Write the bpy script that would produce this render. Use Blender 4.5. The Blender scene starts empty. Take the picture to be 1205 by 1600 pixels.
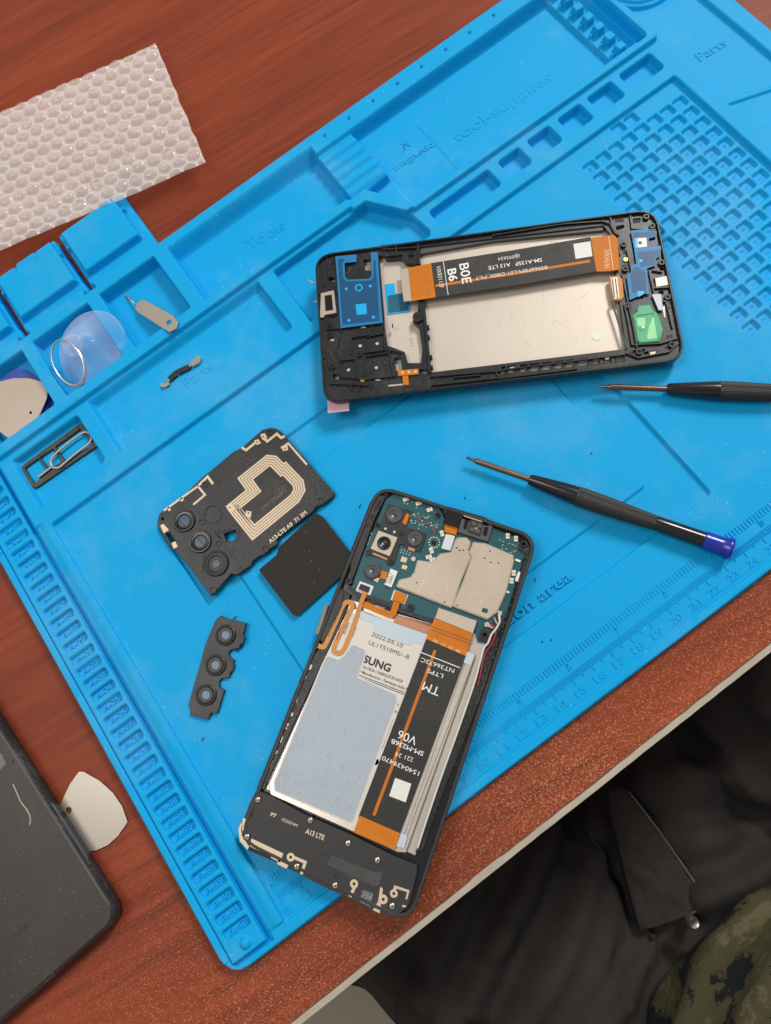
import bpy, bmesh, math, random
import numpy as np
from mathutils import Vector, Matrix, noise
from mathutils.geometry import tessellate_polygon
random.seed(7)
S = 0.01                                    # the scene is authored in centimetres
# ------------------------------------------------------------------ camera
CF = 1189.63
CC = np.array([11.874085589, 1.807768830, 33.567371356])
CR = np.array([[0.8068287626272244, 0.5899734228164719, -0.030963012896656976],
               [-0.5744015596202348, 0.7711183444256876, -0.2746622420283291],
               [-0.1381672758045982, 0.23939059977451718, 0.961042113872401]])
cam = bpy.data.cameras.new('camera'); camo = bpy.data.objects.new('camera', cam)
COL = bpy.context.scene.collection
COL.objects.link(camo)
cam.sensor_fit = 'VERTICAL'; cam.sensor_height = 24; cam.lens = 24 * CF / 1600
cam.clip_start = 0.01; cam.clip_end = 50
m4 = Matrix([[*CR[0], CC[0]*S], [*CR[1], CC[1]*S], [*CR[2], CC[2]*S], [0, 0, 0, 1]])
camo.matrix_world = m4
bpy.context.scene.camera = camo
# ------------------------------------------------------------------ room light
w = bpy.data.worlds.new('World'); bpy.context.scene.world = w; w.use_nodes = True
wn = w.node_tree; bgn = wn.nodes['Background']
tcw = wn.nodes.new('ShaderNodeTexCoord'); nzw = wn.nodes.new('ShaderNodeTexNoise'); nzw.inputs['Scale'].default_value = 1.6
nzw.inputs['Detail'].default_value = 1.0
rpw = wn.nodes.new('ShaderNodeValToRGB'); rpw.color_ramp.elements[0].position = .35; rpw.color_ramp.elements[1].position = .65
rpw.color_ramp.elements[0].color = (.50, .48, .45, 1); rpw.color_ramp.elements[1].color = (.90, .86, .80, 1)
wn.links.new(tcw.outputs['Generated'], nzw.inputs['Vector']); wn.links.new(nzw.outputs['Fac'], rpw.inputs['Fac'])
wn.links.new(rpw.outputs['Color'], bgn.inputs['Color']); bgn.inputs['Strength'].default_value = 0.56
def area(name, loc, target, size, power, col, sizey=None):
    l = bpy.data.lights.new(name, 'AREA'); l.energy = power; l.color = col; l.size = size
    if sizey: l.shape = 'RECTANGLE'; l.size_y = sizey
    o = bpy.data.objects.new(name, l); COL.objects.link(o); o.location = loc
    o.rotation_euler = (Vector(target) - Vector(loc)).to_track_quat('-Z', 'Y').to_euler()
area('window_light', (2.35, 1.05, 2.3), (.15, .1, 0), 0.66, 72, (1, .975, .94), .85)
area('left_fill_lamp', (-0.6, 0.7, 2.1), (.10, .1, 0), 0.9, 17, (1, .95, .88), 1.0)  # added fill with no known source; evens the light on the left
vs = bpy.context.scene.view_settings
vs.view_transform = 'Standard'; vs.look = 'None'; vs.exposure = 0; vs.gamma = 1; vs.use_curve_mapping = False

# ------------------------------------------------------------------ helpers
def P(p, z):
    """photo pixel + real height (cm) -> point on that level (cm)"""
    d = CR @ np.array([(p[0]-602.5)/CF, -(p[1]-800)/CF, -1.0])
    h = 0.0
    for _ in range(4 if LIFT else 1):
        t = (z+h-CC[2])/d[2]; q = CC + t*d
        h = lift(q[0], q[1])
    return (float(q[0]), float(q[1]))
LIFT = None                                 # (x0, y0, x1, y1, height at 0, height at 1): a thing that leans on the mat's ridges
def lift(x, y):
    if not LIFT: return 0.0
    x0, y0, x1, y1, a, b = LIFT; dx, dy = x1-x0, y1-y0
    return a+(b-a)*((x-x0)*dx+(y-y0)*dy)/(dx*dx+dy*dy)
def Zm(x0, y0, w_, zw):
    k = w_/zw
    return lambda *pts: [(x0+a*k, y0+b*k) for a, b in pts]
ZA = Zm(540, 750, 310, 1205); ZB = Zm(400, 900, 380, 1205); ZC = Zm(360, 1180, 320, 1205)
ZD = Zm(550, 760, 160, 1205); ZE = Zm(690, 790, 160, 1164); ZF = Zm(480, 900, 200, 1205)
ZG = Zm(470, 320, 320, 1205); ZH = Zm(770, 310, 320, 1205); ZI = Zm(480, 380, 160, 1205)
ZJ = Zm(480, 490, 200, 1205); ZK = Zm(940, 320, 140, 1205); ZL = Zm(940, 440, 140, 1205)
ZM = Zm(620, 380, 340, 1205); ZN = Zm(230, 650, 330, 1205); ZO = Zm(0, 700, 420, 1205)
ZQ = Zm(0, 500, 250, 1205); Z2 = Zm(0, 360, 400, 1205); Z6 = Zm(0, 1100, 440, 1205)
ZR = Zm(0, 1100, 200, 640); ZP = Zm(800, 1150, 405, 1205)
def L(pts, z): return [P(p, z) for p in pts]
def area2(l): return sum(l[i-1][0]*l[i][1]-l[i][0]*l[i-1][1] for i in range(len(l)))/2
def ccw(l): return list(l) if area2(l) > 0 else list(reversed(l))
def rnd(l, r, n=5):
    """round the corners of a 2D polygon"""
    out = []; N = len(l)
    rr = r if isinstance(r, (list, tuple)) else [r]*N
    for i in range(N):
        p = Vector(l[i]); a = Vector(l[i-1])-p; b = Vector(l[(i+1) % N])-p
        la, lb = a.length, b.length
        if rr[i] <= 0 or la < 1e-6 or lb < 1e-6: out.append(tuple(p)); continue
        a.normalize(); b.normalize()
        ang = a.angle(b)
        if ang > 3.05 or ang < .05: out.append(tuple(p)); continue
        t = min(rr[i]/math.tan(ang/2), la*.48, lb*.48); s = p+a*t; e = p+b*t
        for k in range(n+1):
            u = k/n
            q = s*(1-u)**2+p*2*u*(1-u)+e*u*u
            out.append(tuple(q))
    return out
def offset(l, d):
    """inset a ccw polygon by d"""
    N = len(l); out = []
    for i in range(N):
        p = Vector(l[i]); e1 = (p-Vector(l[i-1])); e2 = (Vector(l[(i+1) % N])-p)
        if e1.length < 1e-7 or e2.length < 1e-7: out.append(tuple(p)); continue
        e1.normalize(); e2.normalize()
        n1 = Vector((-e1.y, e1.x)); n2 = Vector((-e2.y, e2.x)); m = n1+n2
        if m.length < 1e-4: out.append(tuple(p+n1*d)); continue
        m.normalize(); c = max(m.dot(n1), .45)
        out.append(tuple(p+m*(d/c)))
    return out
def circ(c, r, n=24, ry=None, a0=0):
    ry = ry or r
    return [(c[0]+r*math.cos(2*math.pi*k/n+a0), c[1]+ry*math.sin(2*math.pi*k/n+a0)) for k in range(n)]
def fill(tops):
    """triangulate a polygon with holes (checked against its true area)"""
    if len(tops) == 1: return tessellate_polygon(tops)
    bm = bmesh.new(); vs = []
    for l in tops:
        q = [bm.verts.new(p) for p in l]; vs += q
        for i in range(len(q)): bm.edges.new((q[i-1], q[i]))
    bm.verts.index_update()
    g = bmesh.ops.triangle_fill(bm, edges=bm.edges[:], use_beauty=True, use_dissolve=False, normal=(0, 0, 1))
    out = []
    for f in bm.faces:
        c = f.calc_center_median(); ins = pin(c, tops[0]) and not any(pin(c, h) for h in tops[1:])
        if ins: out.append([v.index for v in f.verts])
    bm.free()
    want = abs(area2([(p.x, p.y) for p in tops[0]]))-sum(abs(area2([(p.x, p.y) for p in h])) for h in tops[1:])
    flat = [p for l in tops for p in l]; got = sum(abs(area2([(flat[i].x, flat[i].y) for i in t])) for t in out)
    if abs(got-want) > .02*want: print('FILL?', len(tops), round(got, 3), round(want, 3))
    return out
def pin(c, l):
    s = False
    for i in range(len(l)):
        a, b = l[i-1], l[i]
        if (a.y > c.y) != (b.y > c.y) and c.x < (b.x-a.x)*(c.y-a.y)/(b.y-a.y)+a.x: s = not s
    return s
class MB:
    def __init__(s): s.v = []; s.f = []; s.m = []; s.mi = 0; s.pc = []
    def each(s, name, m, parent, smooth=False):
        """every added piece becomes a part of its own"""
        for v, f in s.pc:
            q = MB(); q.add(v, f); q.build(name, m, parent, smooth)
    def add(s, v, f):
        s.pc.append((v, f)); o = len(s.v); s.v += v; s.f += [tuple(i+o for i in q) for q in f]; s.m += [s.mi]*len(f); return s
    def plate(s, loop, z0, z1, holes=(), bev=0.0, tilt=None):
        loops = [ccw(loop)]+[list(reversed(ccw(h))) for h in holes]
        V = []; F = []; tops = []; idx = []
        for l in loops:
            n = len(l); o = len(V)
            if bev > 0:
                ins = offset(l, bev)
                rings = [[(x, y, z0) for x, y in l], [(x, y, z1-bev) for x, y in l], [(x, y, z1) for x, y in ins]]
                tl = ins
            else:
                rings = [[(x, y, z0) for x, y in l], [(x, y, z1) for x, y in l]]; tl = l
            for r in rings: V += r
            for k in range(len(rings)-1):
                for i in range(n):
                    j = (i+1) % n
                    F.append((o+k*n+i, o+k*n+j, o+(k+1)*n+j, o+(k+1)*n+i))
            tops.append([Vector((x, y, 0)) for x, y in tl]); idx.append([o+(len(rings)-1)*n+i for i in range(n)])
        flat = [i for q in idx for i in q]
        bot = []
        for q, l in zip(idx, loops):
            n = len(l); base = q[0]-(len(q)*(2 if bev > 0 else 1)); bot += [base+i for i in range(n)]
        for t in fill(tops):
            a, b, c = t
            A, B, C_ = (V[flat[k]] for k in (a, b, c))
            if (B[0]-A[0])*(C_[1]-A[1])-(B[1]-A[1])*(C_[0]-A[0]) < 0: b, c = c, b
            F.append((flat[a], flat[b], flat[c])); F.append((bot[a], bot[c], bot[b]))
        if tilt:
            V = [(x, y, z+tilt(x, y)) for x, y, z in V]
        return s.add(V, F)
    def lathe(s, c, prof, n=28, axis=None):
        """prof: (radius, height) list about a vertical axis at c=(x,y); or axis=(p0, dir)"""
        if axis:
            p0 = Vector(axis[0]); d = Vector(axis[1]).normalized()
            u = d.orthogonal().normalized(); v = d.cross(u)
        else:
            p0 = Vector((c[0], c[1], 0)); d = Vector((0, 0, 1)); u = Vector((1, 0, 0)); v = Vector((0, 1, 0))
        V = []; F = []
        for r, h in prof:
            for k in range(n):
                a = 2*math.pi*k/n
                V.append(tuple(p0+d*h+(u*math.cos(a)+v*math.sin(a))*max(r, 1e-4)))
        for i in range(len(prof)-1):
            for k in range(n):
                j = (k+1) % n
                F.append((i*n+k, i*n+j, (i+1)*n+j, (i+1)*n+k))
        F.append(tuple(range(n-1, -1, -1))); F.append(tuple((len(prof)-1)*n+k for k in range(n)))
        return s.add(V, F)
    def ribbon(s, path, wd, th, z=None, closed=False):
        """flat band along a path of (x,y,z) points"""
        pts = [Vector(p if len(p) == 3 else (p[0], p[1], z)) for p in path]
        N = len(pts); V = []; F = []
        for i, p in enumerate(pts):
            if closed: a, b = pts[i-1], pts[(i+1) % N]
            else: a, b = pts[max(i-1, 0)], pts[min(i+1, N-1)]
            if closed or 0 < i < N-1:
                e1 = (p-a); e2 = (b-p); e1.z = e2.z = 0; e1.normalize(); e2.normalize()
                n1 = Vector((-e1.y, e1.x, 0)); n2 = Vector((-e2.y, e2.x, 0)); m = (n1+n2)
                m = m.normalized() if m.length > 1e-4 else n1
                m = m/max(m.dot(n1), .5)
            else:
                e = (b-a); e.z = 0; e.normalize(); m = Vector((-e.y, e.x, 0))
            for sgn, dz in ((1, 0), (-1, 0), (-1, -th), (1, -th)):
                V.append(tuple(p+m*sgn*wd/2+Vector((0, 0, dz))))
        for i in range(N if closed else N-1):
            j = (i+1) % N
            for k in range(4):
                l = (k+1) % 4
                F.append((4*i+k, 4*i+l, 4*j+l, 4*j+k))
        if not closed: F.append((0, 1, 2, 3)); F.append((4*N-1, 4*N-2, 4*N-3, 4*N-4))
        return s.add(V, F)
    def tube(s, path, r, n=10, closed=False):
        pts = [Vector(p) for p in path]; N = len(pts); V = []; F = []
        up = Vector((0, 0, 1))
        for i, p in enumerate(pts):
            t = (pts[(i+1) % N]-pts[i-1]) if closed else (pts[min(i+1, N-1)]-pts[max(i-1, 0)])
            t.normalize()
            u = t.cross(up)
            if u.length < .05: u = t.cross(Vector((1, 0, 0)))
            u.normalize(); v = t.cross(u)
            rr = r[i] if isinstance(r, list) else r
            for k in range(n):
                a = 2*math.pi*k/n; V.append(tuple(p+(u*math.cos(a)+v*math.sin(a))*rr))
        for i in range(N if closed else N-1):
            j = (i+1) % N
            for k in range(n):
                l = (k+1) % n; F.append((i*n+k, i*n+l, j*n+l, j*n+k))
        if not closed: F.append(tuple(range(n-1, -1, -1))); F.append(tuple((N-1)*n+k for k in range(n)))
        return s.add(V, F)
    def text(s, body, a, b, h, z, th=.012, bold=0, z_is_px=None):
        """lettering: baseline from a to b (cm, world), letter height h"""
        v, f = glyphs(body, bold)
        xs = [q[0] for q in v]; ys = [q[1] for q in v]
        x0, x1 = min(xs), max(xs); cap = .70
        A = Vector(a); B = Vector(b); d = (B-A); Lh = d.length; d.normalize(); u = Vector((-d.y, d.x))
        V = []
        for x, y, zz in v:
            q = A+d*((x-x0)/(x1-x0)*Lh)+u*(y/cap*h)
            V.append((q.x, q.y, z-th if zz < 0 else z))
        return s.add(V, f)
    def build(s, name, m, parent=None, smooth=False, mod=None):
        org = ORG.get(parent.name, Vector((0, 0, 0))) if parent else s.base()
        me = bpy.data.meshes.new(name)
        me.from_pydata([((x-org.x)*S, (y-org.y)*S, (z+lift(x, y)-org.z)*S) for x, y, z in s.v], [], s.f)
        ms = m if isinstance(m, (list, tuple)) else [m]
        for q in ms: me.materials.append(q)
        if len(ms) > 1: me.polygons.foreach_set('material_index', s.m)
        if smooth: me.polygons.foreach_set('use_smooth', [True]*len(me.polygons))
        me.update()
        o = bpy.data.objects.new(name, me); COL.objects.link(o)
        ORG[o.name] = org
        if parent: o.parent = parent
        else: o.location = org*S
        if smooth == 'auto':
            e = o.modifiers.new('edges', 'EDGE_SPLIT'); e.split_angle = math.radians(40)
        return o
    def base(s):
        xs = [q[0] for q in s.v]; ys = [q[1] for q in s.v]; zs = [q[2] for q in s.v]
        return Vector(((min(xs)+max(xs))/2, (min(ys)+max(ys))/2, min(zs)))
ORG = {}
GC = {}
def glyphs(body, bold):
    k = (body, bold)
    if k in GC: return GC[k]
    c = bpy.data.curves.new('t', 'FONT'); c.body = body; c.size = 1; c.extrude = .01; c.offset = bold; c.resolution_u = 3
    o = bpy.data.objects.new('t', c); me = bpy.data.meshes.new_from_object(o)
    v = [tuple(q.co) for q in me.vertices]; f = [tuple(p.vertices) for p in me.polygons]
    bpy.data.objects.remove(o); bpy.data.curves.remove(c); bpy.data.meshes.remove(me)
    GC[k] = (v, f); return GC[k]
def thing(name, x, y, z, label, cat, group=None):
    o = bpy.data.objects.new(name, None); COL.objects.link(o); o.location = (x*S, y*S, z*S); o.empty_display_size = .01
    ORG[o.name] = Vector((x, y, z)); tag(o, label, cat, group); return o
def tag(o, label, cat, group=None):
    o['label'] = label; o['category'] = cat
    if group: o['group'] = group
    return o
# ------------------------------------------------------------------ materials
def mat(name, col, rough=.5, metal=0, var=.12, vs=60, bump=0, bs=300, spec=.5, coat=0, alpha=1, trans=0, dust=0, dcol=(.6, .6, .58), rvar=.08, sss=0, aniso=None):
    m = bpy.data.materials.new(name); m.use_nodes = True; nt = m.node_tree; b = nt.nodes['Principled BSDF']; N = nt.nodes.new; K = nt.links.new
    tc = N('ShaderNodeTexCoord'); mp = N('ShaderNodeMapping'); K(tc.outputs['Object'], mp.inputs['Vector'])
    if aniso: mp.inputs['Scale'].default_value = aniso[:3]; mp.inputs['Rotation'].default_value = (0, 0, aniso[3])
    nz = N('ShaderNodeTexNoise'); nz.inputs['Scale'].default_value = vs; nz.inputs['Detail'].default_value = 6; K(mp.outputs[0], nz.inputs['Vector'])
    mx = N('ShaderNodeMixRGB'); mx.inputs[1].default_value = (*[c*(1-var) for c in col], 1); mx.inputs[2].default_value = (*[min(1, c*(1+var)) for c in col], 1)
    K(nz.outputs['Fac'], mx.inputs[0]); out = mx.outputs[0]
    if dust:
        n2 = N('ShaderNodeTexNoise'); n2.inputs['Scale'].default_value = 900; n2.inputs['Detail'].default_value = 3; K(tc.outputs['Object'], n2.inputs['Vector'])
        n3 = N('ShaderNodeTexNoise'); n3.inputs['Scale'].default_value = 45; n3.inputs['Detail'].default_value = 4; K(tc.outputs['Object'], n3.inputs['Vector'])
        ad = N('ShaderNodeMath'); ad.operation = 'MULTIPLY'; K(n2.outputs['Fac'], ad.inputs[0]); K(n3.outputs['Fac'], ad.inputs[1])
        rp = N('ShaderNodeMapRange'); rp.inputs[1].default_value = .27; rp.inputs[2].default_value = .42; rp.inputs[3].default_value = 0; rp.inputs[4].default_value = dust; K(ad.outputs[0], rp.inputs[0])
        m2 = N('ShaderNodeMixRGB'); K(rp.outputs[0], m2.inputs[0]); K(out, m2.inputs[1]); m2.inputs[2].default_value = (*dcol, 1); out = m2.outputs[0]
    K(out, b.inputs['Base Color'])
    rr = N('ShaderNodeMapRange'); rr.inputs[3].default_value = max(.02, rough-rvar); rr.inputs[4].default_value = min(1, rough+rvar); K(nz.outputs['Fac'], rr.inputs[0]); K(rr.outputs[0], b.inputs['Roughness'])
    b.inputs['Metallic'].default_value = metal; b.inputs['Specular IOR Level'].default_value = spec; b.inputs['Coat Weight'].default_value = coat
    b.inputs['Alpha'].default_value = alpha; b.inputs['Transmission Weight'].default_value = trans
    if bump:
        nb = N('ShaderNodeTexNoise'); nb.inputs['Scale'].default_value = bs; nb.inputs['Detail'].default_value = 4; K(mp.outputs[0], nb.inputs['Vector'])
        bp = N('ShaderNodeBump'); bp.inputs['Strength'].default_value = bump; bp.inputs['Distance'].default_value = .00005; K(nb.outputs['Fac'], bp.inputs['Height']); K(bp.outputs[0], b.inputs['Normal'])
    return m
M = {}
def silicone():
    m = mat('silicone_blue', (.0, .36, .75), .56, var=.06, vs=9, bump=.12, bs=900, spec=.2, rvar=.05)
    nt = m.node_tree; N = nt.nodes.new; K = nt.links.new; b = nt.nodes['Principled BSDF']
    src = b.inputs['Base Color'].links[0].from_socket
    tc = N('ShaderNodeTexCoord')
    # fine dust specks, white and dark, gathered in patches
    vo = N('ShaderNodeTexVoronoi'); vo.inputs['Scale'].default_value = 520; K(tc.outputs['Object'], vo.inputs['Vector'])
    lt = N('ShaderNodeMath'); lt.operation = 'LESS_THAN'; lt.inputs[1].default_value = .14; K(vo.outputs['Distance'], lt.inputs[0])
    sp = N('ShaderNodeSeparateColor'); K(vo.outputs['Color'], sp.inputs[0])
    n3 = N('ShaderNodeTexNoise'); n3.inputs['Scale'].default_value = 22; n3.inputs['Detail'].default_value = 3; K(tc.outputs['Object'], n3.inputs['Vector'])
    mr = N('ShaderNodeMapRange'); mr.inputs[1].default_value = .46; mr.inputs[2].default_value = .8; mr.inputs[3].default_value = .0; mr.inputs[4].default_value = .30; K(n3.outputs['Fac'], mr.inputs[0])
    l2 = N('ShaderNodeMath'); l2.operation = 'LESS_THAN'; K(sp.outputs[0], l2.inputs[0]); K(mr.outputs[0], l2.inputs[1])
    mu = N('ShaderNodeMath'); mu.operation = 'MULTIPLY'; K(lt.outputs[0], mu.inputs[0]); K(l2.outputs[0], mu.inputs[1])
    m5 = N('ShaderNodeMath'); m5.operation = 'MULTIPLY'; m5.inputs[1].default_value = .45; K(mu.outputs[0], m5.inputs[0])
    mx = N('ShaderNodeMixRGB'); K(m5.outputs[0], mx.inputs[0]); K(src, mx.inputs[1]); mx.inputs[2].default_value = (.55, .75, .85, 1)
    g2 = N('ShaderNodeMath'); g2.operation = 'GREATER_THAN'; g2.inputs[1].default_value = .9975; K(sp.outputs[1], g2.inputs[0])
    mu2 = N('ShaderNodeMath'); mu2.operation = 'MULTIPLY'; K(lt.outputs[0], mu2.inputs[0]); K(g2.outputs[0], mu2.inputs[1])
    mx2 = N('ShaderNodeMixRGB'); K(mu2.outputs[0], mx2.inputs[0]); K(mx.outputs[0], mx2.inputs[1]); mx2.inputs[2].default_value = (.01, .05, .09, 1)
    # wide greyish scuffs
    n4 = N('ShaderNodeTexNoise'); n4.inputs['Scale'].default_value = 11; n4.inputs['Detail'].default_value = 8; n4.inputs['Roughness'].default_value = .7; K(tc.outputs['Object'], n4.inputs['Vector'])
    mr4 = N('ShaderNodeMapRange'); mr4.inputs[1].default_value = .50; mr4.inputs[2].default_value = .78; mr4.inputs[3].default_value = 0; mr4.inputs[4].default_value = .34; K(n4.outputs['Fac'], mr4.inputs[0])
    mx3 = N('ShaderNodeMixRGB'); K(mr4.outputs[0], mx3.inputs[0]); K(mx2.outputs[0], mx3.inputs[1]); mx3.inputs[2].default_value = (.25, .5, .66, 1)
    K(mx3.outputs[0], b.inputs['Base Color'])
    return m
M['sil'] = silicone()
def wood():
    m = bpy.data.materials.new('mahogany_laminate'); m.use_nodes = True; nt = m.node_tree; N = nt.nodes.new; K = nt.links.new; b = nt.nodes['Principled BSDF']
    tc = N('ShaderNodeTexCoord'); mp = N('ShaderNodeMapping'); mp.inputs['Rotation'].default_value = (0, 0, math.radians(6)); K(tc.outputs['Object'], mp.inputs['Vector'])
    def nz(sc, scale, det=5, rough=.55, dist=0):
        q = N('ShaderNodeMapping'); q.inputs['Scale'].default_value = sc; K(mp.outputs[0], q.inputs['Vector'])
        n = N('ShaderNodeTexNoise'); n.inputs['Scale'].default_value = scale; n.inputs['Detail'].default_value = det; n.inputs['Roughness'].default_value = rough; n.inputs['Distortion'].default_value = dist
        K(q.outputs[0], n.inputs['Vector']); return n.outputs['Fac']
    big = nz((.14, 1, 1), 26, 7, .6, .9)
    rp = N('ShaderNodeValToRGB'); K(big, rp.inputs['Fac'])
    e = rp.color_ramp.elements; e[0].position = .25; e[0].color = (.165, .030, .013, 1); e[1].position = .75; e[1].color = (.315, .064, .024, 1)
    q = rp.color_ramp.elements.new(.5); q.color = (.235, .043, .017, 1)
    fine = nz((.05, 1, 1), 420, 4, .6)
    r2 = N('ShaderNodeMapRange'); r2.inputs[1].default_value = .3; r2.inputs[2].default_value = .7; r2.inputs[3].default_value = .80; r2.inputs[4].default_value = 1.15; K(fine, r2.inputs[0])
    mul = N('ShaderNodeVectorMath'); mul.operation = 'SCALE'; K(rp.outputs[0], mul.inputs[0]); K(r2.outputs[0], mul.inputs['Scale'])
    # dark long pores
    por = nz((.03, 1, 1), 210, 4, .6, .4)
    r3 = N('ShaderNodeMapRange'); r3.inputs[1].default_value = .60; r3.inputs[2].default_value = .66; r3.inputs[3].default_value = 0; r3.inputs[4].default_value = .5; K(por, r3.inputs[0])
    mx = N('ShaderNodeMixRGB'); K(r3.outputs[0], mx.inputs[0]); K(mul.outputs[0], mx.inputs[1]); mx.inputs[2].default_value = (.075, .022, .015, 1)
    # pale orange laminate flecks; their gain toward the user's edge is gloss painted in
    fl = nz((.6, 1, 1), 2300, 3, .75); 
    pt = nz((1, 1, 1), 9, 2, .5)
    sx = N('ShaderNodeSeparateXYZ'); K(tc.outputs['Object'], sx.inputs[0])
    gr = N('ShaderNodeMapRange'); gr.inputs[1].default_value = -.08; gr.inputs[2].default_value = -.225; gr.inputs[3].default_value = 0; gr.inputs[4].default_value = .13; 
    K(sx.outputs['Y'], gr.inputs[0])
    a1 = N('ShaderNodeMath'); a1.operation = 'ADD'; K(fl, a1.inputs[0]); K(gr.outputs[0], a1.inputs[1])
    a2 = N('ShaderNodeMath'); a2.operation = 'MULTIPLY_ADD'; K(pt, a2.inputs[0]); a2.inputs[1].default_value = .14; K(a1.outputs[0], a2.inputs[2])
    r4 = N('ShaderNodeMapRange'); r4.inputs[1].default_value = .735; r4.inputs[2].default_value = .88; r4.inputs[3].default_value = 0; r4.inputs[4].default_value = .8; K(a2.outputs[0], r4.inputs[0])
    mx2 = N('ShaderNodeMixRGB'); K(r4.outputs[0], mx2.inputs[0]); K(mx.outputs[0], mx2.inputs[1]); mx2.inputs[2].default_value = (.80, .36, .19, 1)
    K(mx2.outputs[0], b.inputs['Base Color']); b.inputs['Roughness'].default_value = .5; b.inputs['Specular IOR Level'].default_value = .2
    bp = N('ShaderNodeBump'); bp.inputs['Strength'].default_value = .25; bp.inputs['Distance'].default_value = .00005; K(fine, bp.inputs['Height']); K(bp.outputs[0], b.inputs['Normal'])
    return m
M['wood'] = wood()
M['band'] = mat('edge_band_beige', (.42, .37, .30), .6, var=.25, vs=90, bump=.4, bs=200)
M['glue'] = mat('glue_seam', (.11, .06, .035), .7)
M['black'] = mat('black_plastic', (.012, .013, .015), .42, var=.25, vs=180, bump=.25, bs=900, dust=.05)
M['blk2'] = mat('black_plastic_worn', (.020, .021, .023), .5, var=.3, vs=150, bump=.3, bs=700, dust=.14, dcol=(.12, .12, .12))
M['blkg'] = mat('black_gloss', (.012, .012, .014), .18, var=.1, bump=0)
M['dark'] = mat('dark_recess', (.008, .008, .009), .6)
M['frame'] = mat('frame_plastic', (.011, .012, .015), .33, var=.3, vs=200, bump=.35, bs=800, dust=.05)
M['cream'] = mat('nickel_plate', (.60, .53, .455), .42, metal=.3, var=.06, vs=25, bump=.05, bs=500, rvar=.10, dust=.16, dcol=(.40, .34, .28))
M['shield'] = mat('shield_can', (.52, .44, .355), .40, metal=.4, var=.07, vs=50, bump=.2, bs=200, rvar=.12, dust=.15, dcol=(.42, .35, .28))
M['nick'] = mat('nickel_bright', (.78, .70, .60), .25, metal=.9, var=.05)
M['steel'] = mat('steel', (.66, .61, .54), .27, metal=.95, var=.06, vs=30)
M['steelm'] = mat('steel_mirror', (.34, .31, .27), .30, metal=.55, spec=.35, var=.04, vs=30, rvar=.04)
M['steelp'] = mat('steel_pick', (.50, .42, .345), .45, metal=.4, var=.05, vs=60)
M['steelb'] = mat('steel_brushed', (.50, .43, .36), .42, metal=.55, var=.05, vs=60, aniso=(1, .1, 1, .3))
M['pcb'] = mat('circuit_board', (.002, .080, .100), .38, var=.12, vs=250, spec=.5)
M['orange'] = mat('polyimide_orange', (.60, .18, .010), .48, var=.16, vs=160, spec=.2, aniso=(1, .12, 1, .2))
M['oran2'] = mat('polyimide_amber', (.56, .22, .03), .30, var=.14, vs=160, spec=.4)
M['orand'] = mat('copper_trace', (.30, .085, .012), .4, var=.1)
M['coppink'] = mat('copper_pink', (.50, .23, .13), .45, var=.12)
M['fblk'] = mat('flex_black', (.016, .0145, .014), .55, var=.12, vs=120, bump=.1, dust=.03)
M['graph'] = mat('graphite_sheet', (.017, .0145, .013), .6, spec=.3, var=.08, vs=90, bump=.05)
M['white'] = mat('white_print', (.82, .82, .80), .5, var=.02)
M['wlab'] = mat('white_label', (.74, .74, .71), .5, var=.06, vs=600)
M['padw'] = mat('white_pad', (.62, .66, .67), .6, var=.04)
M['bat'] = mat('battery_label', (.66, .62, .57), .42, var=.03, vs=30)
M['sil2'] = mat('battery_foil', (.62, .57, .51), .27, metal=.75, var=.06, vs=35, bump=.2, bs=70)
M['bgrey'] = mat('adhesive_grey_blue', (.38, .44, .51), .5, var=.08, vs=60, bump=.3, bs=300, dust=.30, dcol=(.24, .28, .34))
M['bbl'] = mat('adhesive_pale_blue', (.50, .58, .65), .38, var=.05, vs=40)
M['ink'] = mat('black_ink', (.03, .03, .03), .6)
M['gold'] = mat('antenna_gold', (.63, .50, .36), .40, metal=.25, var=.05)
M['brass'] = mat('brass', (.75, .45, .12), .3, metal=.9)
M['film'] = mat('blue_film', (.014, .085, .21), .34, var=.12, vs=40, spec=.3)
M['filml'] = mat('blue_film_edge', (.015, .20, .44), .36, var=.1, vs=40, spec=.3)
M['filmc'] = mat('cyan_film', (.0, .42, .85), .35, var=.04)
M['green'] = mat('green_gel', (.13, .48, .26), .16, var=.12, vs=60, coat=.6)
M['greenl'] = mat('green_gel_light', (.35, .78, .42), .18, var=.1, coat=.6)
M['pink'] = mat('pink_film', (.66, .42, .50), .35, var=.04)
M['redi'] = mat('red_ink', (.10, .018, .018), .6)
M['grey'] = mat('grey_plastic', (.22, .21, .20), .45)
M['dgrey'] = mat('dark_grey_plastic', (.075, .075, .078), .45)
M['blue'] = mat('blue_cap', (.008, .022, .36), .28, var=.08, coat=.3)
M['bpick'] = mat('blue_pick', (.045, .07, .40), .4, var=.05)
M['shaft'] = mat('bronze_shaft', (.20, .115, .085), .30, metal=.8, var=.12, vs=150)
M['knurl'] = mat('knurled_rubber', (.018, .018, .018), .55, var=.2)
M['cabw'] = mat('cable_white', (.66, .65, .60), .35)
M['cabr'] = mat('cable_red', (.24, .02, .05), .35)
M['lens'] = mat('lens_glass', (.03, .05, .085), .06, var=.1, coat=1)
M['lensb'] = mat('lens_window', (.05, .09, .14), .25, var=.1, spec=.3)
M['old'] = mat('old_back_cover', (.029, .022, .018), .42, var=.18, vs=35, bump=.2, bs=500, dust=.20, dcol=(.085, .08, .07))
M['oldr'] = mat('old_rim', (.020, .024, .030), .33, var=.25, vs=90, bump=.6, bs=220, dust=.3, dcol=(.25, .26, .27))
M['floor'] = mat('floor_tile', (.34, .29, .24), .5, var=.1, vs=6)
M['skin'] = mat('skin', (.35, .2, .14), .5)
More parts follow.
